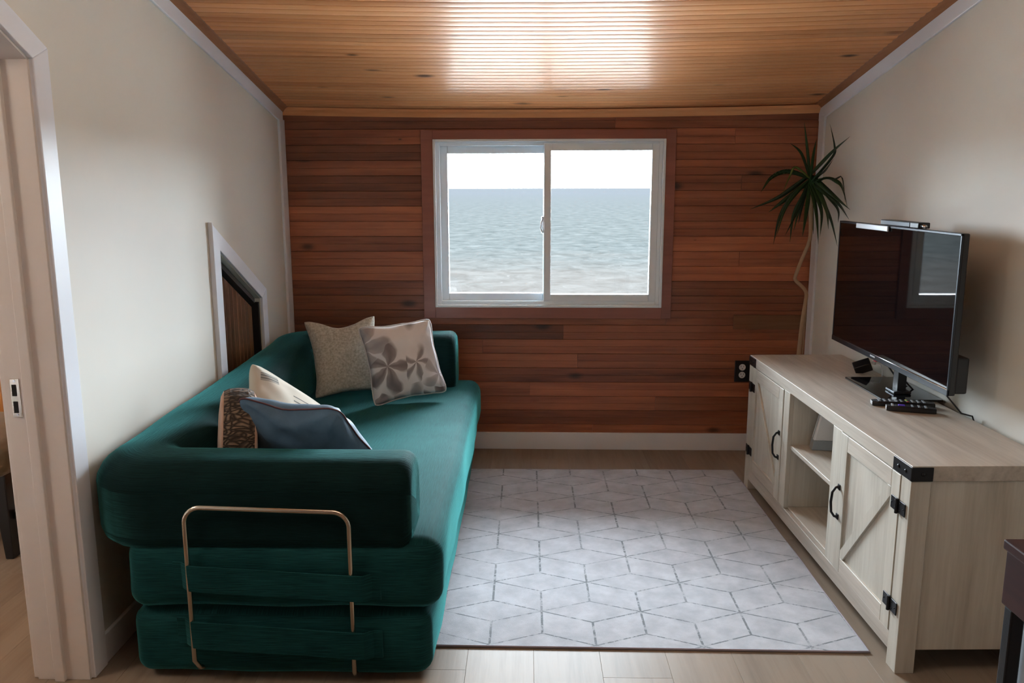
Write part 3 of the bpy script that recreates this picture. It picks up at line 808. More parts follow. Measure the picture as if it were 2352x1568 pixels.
# ================================================================ CUSHIONS
def cushion(name, corners, thick, mat, label, group=None, pipe=None, pinch=0.05, wr=0.006, seed=1, ear=0.0, sagtop=0.0):
    """corners TL TR BR BL; a stuffed cover pinched between its corners"""
    TL, TR, BR, BL = [Vector(c) for c in corners]
    c0 = (TL + TR + BR + BL) / 4
    X = ((TR + BR) - (TL + BL)); X.normalize()
    Yv = ((TL + TR) - (BL + BR)); Z_ = X.cross(Yv).normalized(); Yv = Z_.cross(X)
    rot = Matrix((X, Yv, Z_)).transposed().to_4x4(); rot.translation = c0
    inv = rot.inverted()
    L = [inv @ c for c in (TL, TR, BR, BL)]
    root = thing(name, label, 'cushion', group=group); root.matrix_world = rot
    N = 22
    w = ((L[1] - L[0]).length + (L[2] - L[3]).length) / 2
    def pt(u, v, side):
        a, b_ = (u + 1) / 2, (v + 1) / 2
        p = (L[3] * (1 - a) + L[2] * a) * (1 - b_) + (L[0] * (1 - a) + L[1] * a) * b_
        # sides pulled in between the corners
        ax = (L[2] - L[3]).normalized(); ay = (L[0] - L[3]).normalized()
        p = p - ax * (u * abs(u)) * pinch * w * (1 - v ** 2) ** 0.8 - ay * (v * abs(v)) * pinch * w * (1 - u ** 2) ** 0.8
        if sagtop: p = p - ay * sagtop * math.exp(-(u / 0.45) ** 2) * max(0, v) ** 2
        e = (max(0, 1 - u ** 4) ** 0.45) * (max(0, 1 - v ** 4) ** 0.45)
        kc = max(0.0, (abs(u) + abs(v) - 1.72) / 0.28); p = p * (1 - 0.075 * kc * kc)
        k = 0.72 + 0.28 * (1 - u * u) * (1 - v * v)
        zz = side * thick * e * k
        q = Vector((u, v, side * 2 + seed * 3.1))
        rad = 1 - 0.6 * e
        zz += wr * e * (noise.noise(q * 1.6) + rad * 1.4 * noise.noise(Vector((u * 5, v * 5, seed + side))))
        # creases running in from the corners
        dcor = min(abs(1 - abs(u)) + abs(1 - abs(v)), 1.2)
        cr = math.sin((math.atan2(1.02 - abs(v), 1.02 - abs(u))) * 9) * math.exp(-dcor * 2.2)
        zz += side * cr * wr * 1.2 * min(1, e * 3)
        p = p + Vector((0, 0, zz)) + Vector((noise.noise(q * 2.3), noise.noise(q * 2.7 + Vector((5, 0, 0))), noise.noise(q * 2.0 + Vector((0, 7, 0))))) * wr * 0.8
        return p
    mb = MB(); ix = {}
    for side in (1, -1):
        for i in range(N + 1):
            for j_ in range(N + 1):
                u = math.sin((-1 + 2 * i / N) * math.pi / 2) * 0.6 + (-1 + 2 * i / N) * 0.4
                v = math.sin((-1 + 2 * j_ / N) * math.pi / 2) * 0.6 + (-1 + 2 * j_ / N) * 0.4
                edge = i in (0, N) or j_ in (0, N)
                if edge and side == -1: ix[(side, i, j_)] = ix[(1, i, j_)]; continue
                if edge: p = (pt(u, v, 1) + pt(u, v, -1)) / 2
                else: p = pt(u, v, side)
                mb.v.append(tuple(p)); ix[(side, i, j_)] = len(mb.v) - 1
        for i in range(N):
            for j_ in range(N):
                q = (ix[(side, i, j_)], ix[(side, i + 1, j_)], ix[(side, i + 1, j_ + 1)], ix[(side, i, j_ + 1)])
                mb.f.append(q if side == 1 else q[::-1])
    mb.build('cover', mat, root, smooth=True, subsurf=1)
    if pipe:
        loop = [ix[(1, i, 0)] for i in range(N + 1)] + [ix[(1, N, j_)] for j_ in range(1, N + 1)] + [ix[(1, i, N)] for i in range(N - 1, -1, -1)] + [ix[(1, 0, j_)] for j_ in range(N - 1, -1, -1)]
        MB().tube([mb.v[k] for k in loop], 0.0028, 6, cap=False).build('piping', pipe, root, smooth=True)
    return root
cushion('cushion', [(-0.988, 3.60, 0.742), (-0.664, 3.655, 0.762), (-0.608, 3.545, 0.425), (-0.912, 3.46, 0.405)], 0.052, M_beige,
        'mottled beige velour cushion leaning at the far end of the green sofa', pinch=0.085, seed=2, wr=0.008, sagtop=0.03)
cushion('cushion', [(-0.718, 3.455, 0.735), (-0.411, 3.56, 0.760), (-0.336, 3.50, 0.437), (-0.640, 3.37, 0.402)], 0.048, M_floral,
        'white satin cushion printed with grey tropical flowers, propped against the beige cushion', pipe=M_pipe2, pinch=0.055, seed=5, wr=0.008)
cushion('cushion', [(-0.949, 2.78, 0.730), (-0.732, 2.947, 0.511), (-0.747, 2.738, 0.418), (-0.890, 2.55, 0.542)], 0.050, M_print,
        'cream canvas cushion with dark printed bars, standing behind the blue cushion', pinch=0.03, seed=9, wr=0.006)
cushion('cushion', [(-0.842, 2.325, 0.720), (-0.540, 2.335, 0.680), (-0.405, 2.46, 0.435), (-0.82, 2.43, 0.435)], 0.070, M_blue,
        'slate blue velvet cushion with maroon piping tucked behind the near arm', pipe=M_pipe, pinch=0.04, seed=4, wr=0.010, sagtop=0.012)
# wood-slice cushion
ws = thing('wood_slice_cushion', 'round cushion printed as a bark-covered slice of log', 'cushion', (-0.868, 2.40, 0.565))
ws.rotation_euler = (0, R(5), R(20))
Mr = Matrix.Rotation(R(90), 4, 'Y')
hw = 0.043; rr_ = 0.152
MB().lathe([(rr_ - 0.006, -hw), (rr_ + 0.002, -hw * 0.6), (rr_ + 0.004, 0), (rr_ + 0.002, hw * 0.6), (rr_ - 0.006, hw)], 36, Mr).build('bark_band', M_bark, ws, smooth=False)
for sgn in (-1, 1):
    prof = [(rr_ - 0.006, sgn * hw), (rr_ * 0.85, sgn * (hw + 0.008)), (rr_ * 0.5, sgn * (hw + 0.013)), (0.01, sgn * (hw + 0.014))]
    MB().lathe(prof, 36, Mr).build('end_face', M_pinkwood, ws, smooth=True)

# ================================================================ RUG
rug = thing('rug', 'pale grey rug printed with a broken charcoal rhombus lattice', 'rug', (0.049, 2.413, 0))
mb = MB(); nx, ny = 30, 34
X0, X1, Y0, Y1 = -0.345, 0.930, -0.207, 1.335
for j_ in range(ny + 1):
    for i in range(nx + 1):
        x_ = X0 + (X1 - X0) * i / nx; y_ = Y0 + (Y1 - Y0) * j_ / ny
        wv = 0.004 * noise.noise(Vector((x_ * 3, y_ * 3, 1)))
        ex = (0.004 * noise.noise(Vector((y_ * 4, 2, 0))) - 0.012 * (y_ + .2) / 1.5) * (1 if i == nx else 0)
        ey = -0.014 * (x_ - 0.3) * (1 if j_ == 0 else 0)
        mb.v.append((x_ + ex, y_ + ey, 0.0068 + max(-0.002, wv * 0.4)))
for j_ in range(ny):
    for i in range(nx):
        a = j_ * (nx + 1) + i; mb.f.append((a, a + 1, a + nx + 2, a + nx + 1))
top = len(mb.v)
ed = [i for i in range(nx + 1)] + [(j_ + 1) * (nx + 1) + nx for j_ in range(ny)] + [ny * (nx + 1) + i for i in range(nx - 1, -1, -1)] + [j_ * (nx + 1) for j_ in range(ny - 1, 0, -1)]
for k in ed: mb.v.append((mb.v[k][0], mb.v[k][1], 0.0008))
n = len(ed)
for k in range(n): mb.f.append((ed[k], ed[(k + 1) % n], top + (k + 1) % n, top + k))
mb.build('rug_pile', M_rug, rug, smooth=False)
MB().tube([(mb.v[k][0], mb.v[k][1], 0.004) for k in ed + [ed[0]]], 0.0036, 6, cap=False).build('edge_binding', M_bind, rug, smooth=True)

# ================================================================ TV CABINET  (local: y = length away from the camera, x = depth to the wall)
cab = thing('tv_cabinet', 'long whitewashed oak cabinet with two barn doors and black corner brackets', 'cabinet', (1.0079, 2.0959, 0), (0, 0, 0.0233))
LN, DP, HC = 1.474, 0.397, 0.5925
PT = 0.054
# local y = a (length), x = depth b
def cb(name, x0, x1, y0, y1, z0, z1, mat=M_cab, bev=0.0012, parent=None):
    return MB().box(x0, x1, y0, y1, z0, z1).build(name, mat, parent or cab, bevel=bev, bseg=1)
cb('top_panel', 0, DP, 0, LN, 0.551, HC, M_cabx)
for (xa, ya) in ((0, 0), (0, LN - PT), (DP - 0.052, 0), (DP - 0.052, LN - PT)):
    cb('leg', xa, xa + 0.052, ya, ya + PT, 0, 0.5505)
cb('side_panel', 0.052, DP - 0.052, 0.004, 0.020, 0.068, 0.5505)
cb('side_panel', 0.052, DP - 0.052, LN - 0.020, LN - 0.004, 0.068, 0.5505)
cb('back_panel', DP - 0.012, DP - 0.004, PT, LN - PT, 0.06, 0.55)
cb('bottom_rail', 0.001, 0.018, PT, LN - PT, 0.045, 0.097, M_cabx)
cb('bottom_shelf', 0.018, DP - 0.012, PT, LN - PT, 0.085, 0.102, M_cabx)
cb('divider', 0.002, DP - 0.012, 0.462, 0.478, 0.102, 0.5505); cb('divider', 0.002, DP - 0.012, 0.992, 1.010, 0.102, 0.5505)
cb('stile', 0.001, 0.018, 0.458, 0.530, 0.0975, 0.5505); cb('stile', 0.001, 0.018, 0.952, 1.014, 0.0975, 0.5505)
cb('side_lining', 0.018, DP - 0.012, 0.514, 0.530, 0.102, 0.5505); cb('side_lining', 0.018, DP - 0.012, 0.952, 0.966, 0.102, 0.5505)
cb('middle_shelf', 0.012, DP - 0.012, 0.530, 0.952, 0.334, 0.350, M_cabx)
def barn_door(y0, y1, z0, z1, hinge_near):
    d = cb('door', 0.006, 0.016, y0 + 0.03, y1 - 0.03, z0 + 0.03, z1 - 0.03)
    w_ = 0.050
    for nm, a in (('door_stile', (y0, y0 + w_)), ('door_stile', (y1 - w_, y1))):
        cb(nm, -0.002, 0.016, a[0], a[1], z0, z1, parent=d)
    for nm, a in (('door_rail', (z0, z0 + w_)), ('door_rail', (z1 - w_, z1))):
        cb(nm, -0.002, 0.016, y0 + w_ + 0.0005, y1 - w_ - 0.0005, a[0], a[1], M_cabx, parent=d)
    # diagonal brace: top at the hinge side, bottom at the handle side
    ya, yb = (y0 + w_, y1 - w_) if hinge_near else (y1 - w_, y0 + w_)
    za, zb = z1 - w_, z0 + w_
    A_, B_ = Vector((ya, za)), Vector((yb, zb)); dd = (B_ - A_).normalized()
    h = 0.036
    sx = 1 if yb > ya else -1
    poly = [(ya, za), (ya + sx * h * 0.55, za), (yb, zb + h * 0.75), (yb, zb), (yb - sx * h * 0.55, zb), (ya, za - h * 0.75)]
    MB().prism(poly, 'x', -0.002, 0.008).build('door_brace', M_cab, d, bevel=0.001, bseg=1)
    # handle
    hy = (y1 - 0.014) if hinge_near else (y0 + 0.022)
    hp = [(-0.003, hy, 0.374), (-0.014, hy, 0.371), (-0.024, hy, 0.356), (-0.027, hy, 0.323), (-0.024, hy, 0.290), (-0.014, hy, 0.275), (-0.003, hy, 0.272)]
    q = MB().tube(hp, [0.0055, 0.004, 0.0042, 0.0046, 0.0042, 0.004, 0.0055], 8)
    for zc in (0.372, 0.274): q.box(-0.006, -0.002, hy - 0.008, hy + 0.008, zc - 0.009, zc + 0.009)
    q.build('handle', M_black, d, smooth=False, bevel=0.001)
    # hinges straddle the gap to the leg
    yg = y0 - 0.001 if hinge_near else y1 + 0.001
    for zc in (0.463, 0.181):
        hg = MB().box(-0.0045, -0.002, yg - 0.040, yg - 0.004, zc - 0.018, zc + 0.018).box(-0.0045, -0.002, yg + 0.004, yg + 0.040, zc - 0.018, zc + 0.018)
        hg.tube([(-0.007, yg, zc - 0.021), (-0.007, yg, zc + 0.021)], 0.005, 8)
        for (dy_, dz_) in ((-0.032, 0.0), (-0.014, 0.010), (-0.014, -0.010), (0.032, 0.0), (0.014, 0.010), (0.014, -0.010)):
            hg.lathe([(0.0028, 0), (0.002, 0.0016)], 6, Matrix.Translation((-0.0045, yg + dy_, zc + dz_)) @ Matrix.Rotation(R(-90), 4, 'Y'))
        hg.build('hinge', M_black, d, bevel=0.0006, bseg=1)
barn_door(0.056, 0.456, 0.099, 0.549, True)
barn_door(1.016, 1.418, 0.099, 0.549, False)
# corner brackets
def bracket(y0, y1, ys):
    q = MB().box(-0.003, 0.0, y0, y1, 0.5515, 0.5895)
    if ys < 0.1: q.box(-0.003, 0.055, -0.003, 0.0, 0.5515, 0.5895)
    else: q.box(-0.003, 0.055, LN, LN + 0.003, 0.5515, 0.5895)
    o = q.build('corner_bracket', M_black, cab, bevel=0.001, bseg=1)
    pts = [(-0.003, y0 + (y1 - y0) * f, 0.571) for f in (0.28, 0.68)]
    for p in pts:
        MB().lathe([(0.0052, 0), (0.0048, 0.002), (0.002, 0.0036)], 12, Matrix.Translation(p) @ Matrix.Rotation(R(-90), 4, 'Y')).build('bolt_head', M_black, o, smooth=True)
    py_ = -0.003 if ys < 0.1 else LN + 0.003
    MB().lathe([(0.0052, 0), (0.0048, 0.002), (0.002, 0.0036)], 12, Matrix.Translation((0.028, py_, 0.571)) @ Matrix.Rotation(R(90 if ys < 0.1 else -90), 4, 'X')).build('bolt_head', M_black, o, smooth=True)
bracket(0.0, 0.102, 0.0); bracket(LN - 0.085, LN, 1.0)

CABM = Matrix.Translation((1.0079, 2.0959, 0)) @ Matrix.Rotation(0.0233, 4, 'Z')
# ================================================================ ROUTER in the cabinet
p = CABM @ Vector((0.07, 0.885, 0.350))
rt = thing('router', 'white router with grey foot on the middle shelf of the cabinet', 'router', p, (0, 0, 0.0233 + R(-8)))
q = MB()
def frust(q, x0, x1, y0, y1, z0, X0_, X1_, Y0_, Y1_, z1):
    q.add([(x0, y0, z0), (x1, y0, z0), (x1, y1, z0), (x0, y1, z0), (X0_, Y0_, z1), (X1_, Y0_, z1), (X1_, Y1_, z1), (X0_, Y1_, z1)],
          [(0, 3, 2, 1), (4, 5, 6, 7), (0, 1, 5, 4), (1, 2, 6, 5), (2, 3, 7, 6), (3, 0, 4, 7)])
    return q
frust(q, 0.0, 0.20, 0.0, 0.048, 0.0005, 0.006, 0.194, 0.003, 0.045, 0.036).build('foot', M_grey, rt, bevel=0.002)
frust(MB(), 0.006, 0.194, 0.003, 0.045, 0.036, 0.040, 0.160, 0.008, 0.040, 0.193).build('body', M_white, rt, bevel=0.004)
frust(MB(), 0.0045, 0.008, 0.022, 0.025, 0.040, 0.0375, 0.042, 0.022, 0.025, 0.180).build('side_slot', M_grey, rt)

# ================================================================ TV
tv = thing('television', 'black flat television with glossy screen on a glass foot', 'television', (1.315, 2.925, HC))
# local coords: screen faces -x
MB().box(-0.105, 0.095, -0.165, 0.185, 0.0005, 0.008).build('glass_foot', M_glossbase, tv, bevel=0.002)
nk = MB(); nk.box(-0.022, 0.008, -0.075, -0.035, 0.008, 0.115); nk.build('neck', M_blkpl, tv, bevel=0.002)
MB().box(-0.040, 0.020, -0.092, -0.018, 0.0082, 0.018).build('neck_collar', M_bezel, tv, bevel=0.003)
SXF = -0.055   # screen plane
y0, y1, z0, z1 = -0.480, 0.478, 0.100, 0.583
bd = MB().box(SXF + 0.001, SXF + 0.022, y0, y1, z0, z1).build('housing', M_blkpl, tv, bevel=0.004)
MB().box(SXF - 0.0005, SXF + 0.002, y0 + 0.008, y1 - 0.008, z0 + 0.020, z1 - 0.008).build('screen', M_gloss, tv)
fr_ = MB()
fr_.box(SXF - 0.003, SXF + 0.004, y0, y1, z0, z0 + 0.020)
fr_.box(SXF - 0.002, SXF + 0.004, y0, y1, z1 - 0.008, z1); fr_.box(SXF - 0.002, SXF + 0.004, y0, y0 + 0.008, z0, z1); fr_.box(SXF - 0.002, SXF + 0.004, y1 - 0.008, y1, z0, z1)
fr_.build('bezel', M_bezel, tv, bevel=0.0015)
MB().tube([(SXF - 0.002, y0 + 0.004, z0 + 0.019), (SXF - 0.002, y1 - 0.004, z0 + 0.019)], 0.0018, 8).build('chrome_strip', M_chrome, tv, smooth=True)
MB().box(SXF + 0.020, SXF + 0.060, y0 + 0.006, y1 - 0.25, z0 + 0.004, z0 + 0.115).build('rear_housing', M_blkpl, tv, bevel=0.006)
MB().box(SXF - 0.0042, SXF - 0.003, 0.045, 0.085, z0 + 0.009, z0 + 0.014).build('brand_badge', M_silver, tv)
MB().box(SXF - 0.0030, SXF + 0.003, 0.035, 0.055, z0 - 0.003, z0 - 0.0004).build('indicator_window', plain('red_lens', (0.5, 0.03, 0.05), 0.3), tv)
# sensor bar and camera box on the top edge
tt = HC + z1
sb = MB().box(1.2515, 1.268, 2.935, 3.215, tt - 0.016, tt + 0.0)
sb = MB().box(1.2505, 1.2568, 2.935, 3.215, tt - 0.020, tt - 0.001).build('sensor_bar', M_silver, bevel=0.002)
tag(sb, 'slim silver sensor bar stuck along the top left edge of the television', 'sensor bar')
wc = thing('webcam', 'small black box camera perched on top of the television', 'camera', (1.272, 2.85, tt + 0.0005))
MB().box(-0.022, 0.016, -0.145, 0.145, 0.001, 0.020).build('body', M_blkpl, wc, bevel=0.003)
MB().box(-0.0235, -0.021, -0.085, 0.10, 0.004, 0.018).build('front_plate', M_bezel, wc, bevel=0.001)
MB().tube([(-0.012, -0.15, 0.010), (-0.012, -0.175, 0.008)], 0.006, 10).build('lens_barrel', M_chrome, wc, smooth=True)

# remotes
def remote(name, label, p0, p1, w_, h_, taper, purple):
    p0, p1 = Vector(p0), Vector(p1); d = p1 - p0; L_ = d.length
    r_ = thing(name, label, 'remote control', ((p0 + p1) / 2).to_tuple(), (0, 0, math.atan2(d.y, d.x)), group='remote controls in front of the television')
    n_ = 12; mb = MB()
    for k in range(n_ + 1):
        u = -1 + 2 * k / n_; e = max(0.0, 1 - abs(u) ** (8 if not taper else 4)) ** 0.5 * 0.25 + 0.75
        ww = w_ / 2 * e; zz = h_ * (0.85 + 0.15 * (1 - u * u))
        for (a, b_) in ((-1, 0.15), (-0.8, 0), (0.8, 0), (1, 0.15), (1, 0.75), (0.8, 1), (-0.8, 1), (-1, 0.75)):
            mb.v.append((u * L_ / 2, a * ww, b_ * zz + 0.0008))
    for a in range(n_):
        for b_ in range(8): mb.f.append((a * 8 + b_, a * 8 + (b_ + 1) % 8, (a + 1) * 8 + (b_ + 1) % 8, (a + 1) * 8 + b_))
    mb.f.append(tuple(range(8))); mb.f.append(tuple(n_ * 8 + q for q in range(8)))
    mb.build('case', M_blkpl, r_, smooth=False, bevel=0.001)
    cols = [M_grey, M_silver]
    rows = 9 if not purple else 6
    for k in range(rows):
        for c_ in (-1, 0, 1):
            if purple and k in (1, 2):
                if c_ == 0 and k == 1: MB().box(-L_ * 0.26, -L_ * 0.12, -0.009, 0.009, h_ * 0.97, h_ + 0.0022).build('purple_pad', M_purple, r_, bevel=0.002)
                continue
            x_ = -L_ * 0.40 + k * L_ * (0.80 / rows)
            mt = M_grey
            if not purple and k == 5: mt = {-1: M_red, 0: M_green, 1: M_yellow}[c_]
            MB().box(x_, x_ + 0.007, c_ * w_ * 0.27 - 0.004, c_ * w_ * 0.27 + 0.004, h_ * 0.93, h_ + 0.0018).build('button', mt, r_, bevel=0.0008, bseg=1)
    MB().box(-L_ / 2 - 0.0008, -L_ / 2 + 0.003, -w_ * 0.34, w_ * 0.34, 0.003, h_ * 0.85).build('end_cap', M_silver, r_, bevel=0.001)
M_purple = plain('purple_rubber', (0.10, 0.04, 0.45), 0.5); M_red = plain('red_key', (0.5, 0.04, 0.05), 0.5); M_green = plain('green_key', (0.08, 0.4, 0.1), 0.5); M_yellow = plain('yellow_key', (0.6, 0.5, 0.08), 0.5)
remote('remote_control', 'longer black remote with silver end cap nearest the television foot', (1.155, 2.728, HC), (1.345, 2.690, HC), 0.044, 0.017, False, False)
remote('remote_control', 'shorter rounded black remote with a purple pad in front of the longer one', (1.176, 2.662, HC), (1.316, 2.616, HC), 0.038, 0.018, True, True)

# power adapter with its white lead
pa = thing('power_adapter', 'black power adapter lying behind the television foot with a white plug', 'adapter', (1.330, 3.22, HC))
MB().box(-0.034, 0.030, -0.012, 0.022, 0.0, 0.045, Matrix.Rotation(R(35), 4, 'X') @ Matrix.Rotation(R(-28), 4, 'Y') @ Matrix.Translation((0, 0, 0.012))).build('body', M_blkpl, pa, bevel=0.003)
MB().tube([(0.012, -0.03, 0.045), (0.020, -0.04, 0.046)], 0.006, 8).build('plug', M_white, pa, smooth=True)
MB().tube([(0.020, -0.04, 0.046), (0.032, -0.06, 0.044), (0.034, -0.075, 0.02), (0.032, -0.08, 0.003)], 0.0018, 6).build('lead', M_white, pa, smooth=True)
for (ya, lab, e) in ((3.015, 'left of two thin black cables hanging behind the television', 0.0), (2.965, 'right of two thin black cables hanging behind the television', 0.01)):
    cbl = MB().tube([(1.300, ya, HC + 0.117), (1.318, ya - 0.02, HC + 0.075), (1.345 + e, ya - 0.045, HC + 0.03), (1.375, ya - 0.06, HC + 0.006), (1.395, ya - 0.07, HC + 0.003), (1.413, ya - 0.08, HC + 0.001), (1.4135, ya - 0.08, 0.45)], 0.0030, 6).build('cable', M_blkpl, smooth=True)
    tag(cbl, lab, 'cable', 'black cables behind the television')
cbl = MB().tube([(1.300, 2.59, HC + 0.117), (1.325, 2.58, HC + 0.07), (1.375, 2.575, HC + 0.012), (1.408, 2.57, HC + 0.004), (1.4205, 2.57, HC - 0.03), (1.4210, 2.57, 0.4)], 0.0028, 6).build('cable', M_blkpl, smooth=True)
tag(cbl, 'single black cable dropping from the near end of the television', 'cable', 'black cables behind the television')

# ================================================================ OUTLET
ol = thing('wall_outlet', 'black wall outlet plate with two white sockets on the cedar wall', 'outlet', (1.073, 4.0745, 0.408), (0, 0, -0.0119))
MB().box(-0.037, 0.037, -0.006, 0.0, -0.054, 0.054).build('cover_plate', M_blkpl, ol, bevel=0.0025)
for zc in (0.0205, -0.0185):
    r_ = MB().lathe([(0.0165, 0), (0.016, 0.0016)], 20, Matrix.Translation((0, -0.006, zc)) @ Matrix.Rotation(R(90), 4, 'X')).build('socket', M_white, ol)
    s1 = MB().box(-0.0075, -0.0055, -0.0079, -0.0074, zc + 0.0005, zc + 0.009).box(0.0055, 0.0075, -0.0079, -0.0074, zc + 0.001, zc + 0.0085)
    s1.lathe([(0.0025, 0), (0.0024, 0.0004)], 8, Matrix.Translation((0, -0.0075, zc - 0.007)) @ Matrix.Rotation(R(90), 4, 'X'))
    s1.build('slots', M_void, r_)

# ================================================================ PLANT in the corner
pl = thing('potted_dracaena', 'tall spiky dracaena with a bent bare trunk in the corner behind the cabinet', 'plant', (1.235, 3.84, 0))
MB().lathe([(0.085, 0.0005), (0.115, 0.20), (0.122, 0.205), (0.122, 0.23), (0.108, 0.23), (0.104, 0.20)], 24).build('pot', M_pot, pl, smooth=False)
MB().lathe([(0.103, 0.19), (0.05, 0.205), (0.001, 0.207)], 20).build('soil', M_soil, pl, smooth=True)
ox, oy = 1.235, 3.84
tk = [(1.245, 3.84, 0.195), (1.262, 3.845, 0.38), (1.276, 3.85, 0.552), (1.279, 3.85, 0.682), (1.292, 3.85, 0.792), (1.295, 3.85, 0.822), (1.286, 3.85, 0.845), (1.243, 3.85, 0.880), (1.233, 3.85, 0.893), (1.240, 3.85, 0.912), (1.261, 3.85, 0.984), (1.290, 3.85, 1.050), (1.297, 3.85, 1.09), (1.290, 3.85, 1.20), (1.277, 3.85, 1.34)]
MB().tube([(a - ox, b_ - oy, c_) for a, b_, c_ in tk], [0.0105] * 3 + [0.0095] * 5 + [0.009] * 5 + [0.011] * 2, 8).build('trunk', M_trunk, pl, smooth=True, subsurf=1)
MB().tube([(1.29 - ox, 3.87 - oy, 0.19), (1.297 - ox, 3.865 - oy, 0.556), (1.298 - ox, 3.86 - oy, 0.765)], 0.004, 6).build('support_stick', M_trunk, pl, smooth=True)
LEAVES = [[(1.243, 3.805, 1.467), (1.207, 3.76, 1.585)], [(1.244, 3.727, 1.442), (1.224, 3.638, 1.508)], [(1.214, 3.792, 1.452), (1.151, 3.76, 1.497)], [(1.298, 3.807, 1.365), (1.322, 3.704, 1.441), (1.311, 3.666, 1.481), (1.259, 3.59, 1.565)], [(1.28, 3.759, 1.397), (1.294, 3.627, 1.459), (1.31, 3.496, 1.509)], [(1.183, 3.762, 1.394), (1.157, 3.753, 1.358), (1.112, 3.7, 1.279)], [(1.157, 3.782, 1.376), (1.072, 3.737, 1.35), (1.018, 3.7, 1.286)], [(1.211, 3.871, 1.307), (1.145, 3.893, 1.258), (1.035, 3.925, 1.207)], [(1.215, 3.854, 1.285), (1.155, 3.859, 1.18), (1.133, 3.865, 1.048)], [(1.221, 3.828, 1.292), (1.157, 3.798, 1.212), (1.112, 3.76, 1.088)], [(1.251, 3.829, 1.285), (1.21, 3.798, 1.197), (1.152, 3.76, 1.095)], [(1.267, 3.867, 1.292), (1.25, 3.893, 1.209), (1.24, 3.925, 1.101)], [(1.263, 3.89, 1.24), (1.261, 3.925, 1.14)], [(1.277, 3.806, 1.285), (1.276, 3.73, 1.184), (1.26, 3.639, 1.065)], [(1.295, 3.783, 1.285), (1.312, 3.665, 1.179), (1.306, 3.539, 1.063)], [(1.286, 3.798, 1.285), (1.294, 3.722, 1.199), (1.265, 3.638, 1.099)], [(1.295, 3.785, 1.292), (1.303, 3.687, 1.207), (1.287, 3.606, 1.131)], [(1.305, 3.727, 1.285), (1.318, 3.6, 1.217), (1.3, 3.533, 1.163)], [(1.298, 3.75, 1.293), (1.328, 3.622, 1.237), (1.335, 3.508, 1.175)], [(1.295, 3.791, 1.329), (1.319, 3.662, 1.272), (1.34, 3.519, 1.215)], [(1.305, 3.738, 1.346), (1.325, 3.65, 1.331), (1.332, 3.596, 1.3), (1.321, 3.5, 1.226)], [(1.287, 3.772, 1.358), (1.29, 3.702, 1.378), (1.281, 3.584, 1.423)], [(1.245, 3.772, 1.212), (1.21, 3.7, 1.095)], [(1.296, 3.858, 1.21), (1.313, 3.865, 1.097)], [(1.297, 3.756, 1.344), (1.316, 3.648, 1.342), (1.325, 3.591, 1.345), (1.314, 3.51, 1.246)], [(1.222, 3.855, 1.292), (1.159, 3.86, 1.24), (1.103, 3.865, 1.195)], [(1.258, 3.87, 1.27), (1.226, 3.895, 1.179), (1.227, 3.925, 1.055)]]
crown_c = Vector((1.278, 3.848, 1.335))
def catmull(P, n):
    P = [P[0] * 2 - P[1]] + P + [P[-1] * 2 - P[-2]]; out = []
    for i in range(1, len(P) - 2):
        for k in range(n):
            t_ = k / n; a, b_, c_, d_ = P[i - 1], P[i], P[i + 1], P[i + 2]
            out.append(0.5 * ((2 * b_) + (c_ - a) * t_ + (2 * a - 5 * b_ + 4 * c_ - d_) * t_ ** 2 + (3 * b_ - a - 3 * c_ + d_) * t_ ** 3))
    out.append(P[-2]); return out
for li, lf in enumerate(LEAVES):
    P = [crown_c + Vector((0, 0, 0.03 * random.uniform(-1, 1)))] + [Vector(p) for p in lf]
    pts = catmull(P, 5); n = len(pts); mb = MB()
    wid = 0.0105 + 0.004 * random.random()
    if li in (0, 1, 2, 3, 5, 24): wid *= 0.6
    for k, p_ in enumerate(pts):
        d = (pts[min(k + 1, n - 1)] - pts[max(k - 1, 0)]).normalized()
        view = Vector((1.28 - p_.x, 0.9, 0.25)).normalized()
        s_ = d.cross(view).normalized()
        nrm = s_.cross(d).normalized()
        u = k / (n - 1); w_ = wid * (0.55 + 1.0 * math.sin(min(1, u * 1.5) * math.pi * 0.5) * 0.45) * max(0.03, 1 - u ** 2.2)
        q = p_ - Vector((ox, oy, 0))
        mb.v += [tuple(q - s_ * w_), tuple(q + nrm * w_ * 0.35), tuple(q + s_ * w_), tuple(q + nrm * (w_ * 0.35 - 0.0006))]
    for k in range(n - 1):
        a = k * 4
        for b_ in range(4): mb.f.append((a + b_, a + (b_ + 1) % 4, a + 4 + (b_ + 1) % 4, a + 4 + b_))
    mb.build('leaf', M_leafy if li in (5,) else M_leaf, pl, smooth=True)

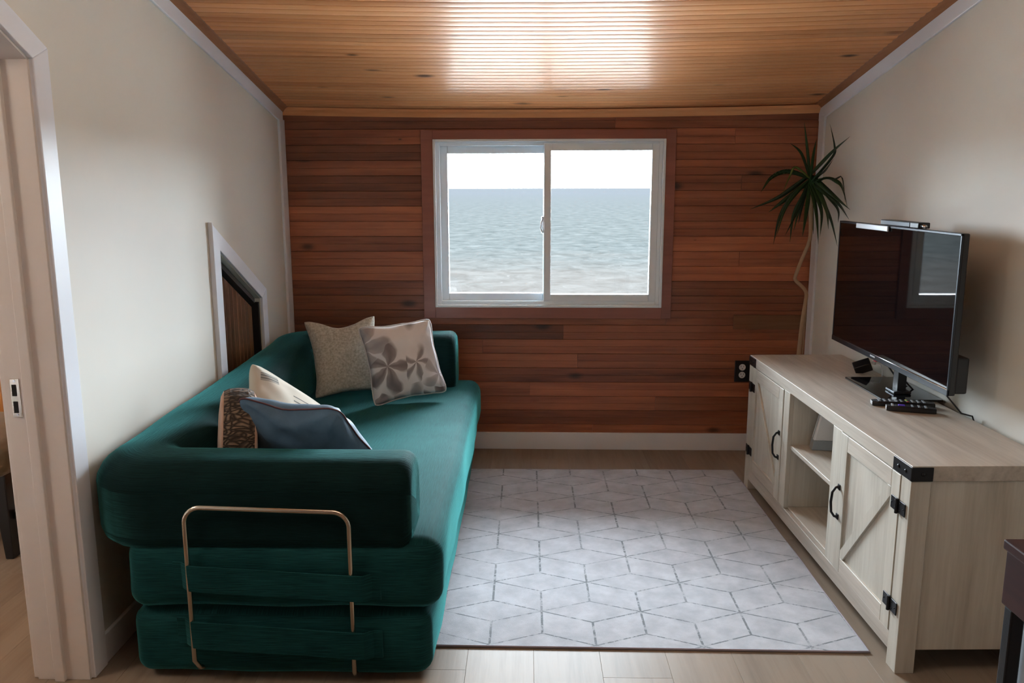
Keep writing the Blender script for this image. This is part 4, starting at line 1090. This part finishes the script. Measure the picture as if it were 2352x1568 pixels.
# ================================================================ FOREGROUND TABLE CORNER (right)
tb = thing('dining_table', 'dark brown polished table whose corner juts in beside the cabinet', 'table', (0.756, 0.60, 0))
M_dark = wood('dark_polished_wood', (0.020, 0.006, 0.005), (0.042, 0.012, 0.010), (0.065, 0.020, 0.015), 'y', 0.8, 0.5, knots=0, tone=0.0, coat=0.0, spec=0.25, coat_rough=0.12)
MB().box(0.0, 0.62, -0.62, 0.655, 0.745, 0.762).build('table_top', M_dark, tb, bevel=0.003)
ap = MB(); ap.box(0.004, 0.022, -0.60, 0.65, 0.655, 0.745); ap.box(0.022, 0.60, 0.632, 0.65, 0.655, 0.745); ap.box(0.022, 0.60, -0.60, -0.582, 0.655, 0.745); ap.box(0.60, 0.618, -0.60, 0.65, 0.655, 0.745)
ap.build('apron', M_dark, tb, bevel=0.002)
for (xa, ya) in ((0.006, 0.622), (0.575, 0.622), (0.006, -0.60), (0.575, -0.60)):
    MB().box(xa, xa + 0.022, ya, ya + 0.022, 0.001, 0.655).build('leg', M_black, tb, bevel=0.003)
ch = thing('upholstered_stool', 'light grey upholstered seat pushed under the dark table', 'stool', (0.992, 1.056, 0))
softbox(-0.203, 0.22, -0.20, 0.20, 0.40, 0.640, 0.015, (6, 6, 3)).build('seat', fabric('light_grey_cloth', [(0.3, (0.45, 0.46, 0.48)), (0.7, (0.6, 0.61, 0.62))], 12), ch, smooth=True)
for (xa, ya) in ((-0.17, -0.17), (0.16, -0.17), (-0.17, 0.16), (0.16, 0.16)):
    MB().tube([(xa, ya, 0.41), (xa * 1.05, ya * 1.05, 0.001)], [0.016, 0.011], 8).build('leg', M_black, ch, smooth=True)

# ================================================================ CHAIR in the next room
nc = thing('lounge_chair', 'olive brown velvet chair on black legs in the room beyond the doorway', 'chair', (-2.02, 2.93, 0))
softbox(-0.24, 0.235, -0.25, 0.20, 0.33, 0.45, 0.045, (8, 8, 2), puff=0.015, lump=0.012).build('seat', fabric('olive_velvet', [(0.3, (0.07, 0.045, 0.02)), (0.7, (0.16, 0.105, 0.05))], 7, rough=0.5, sheen=0.4), nc, smooth=True)
for (xa, ya, nm) in ((0.155, -0.16, 'leg'), (-0.2, -0.16, 'leg'), (0.16, 0.15, 'leg'), (-0.2, 0.15, 'leg')):
    MB().prism([(xa - 0.028, 0.335), (xa + 0.028, 0.335), (xa + 0.012 + 0.015, 0.001), (xa - 0.012 + 0.010, 0.001)], 'y', ya, ya + 0.045).build(nm, M_blkpl, nc, bevel=0.003)
MB().box(-0.2, 0.22, -0.13, -0.105, 0.14, 0.17).build('stretcher', M_blkpl, nc, bevel=0.003)
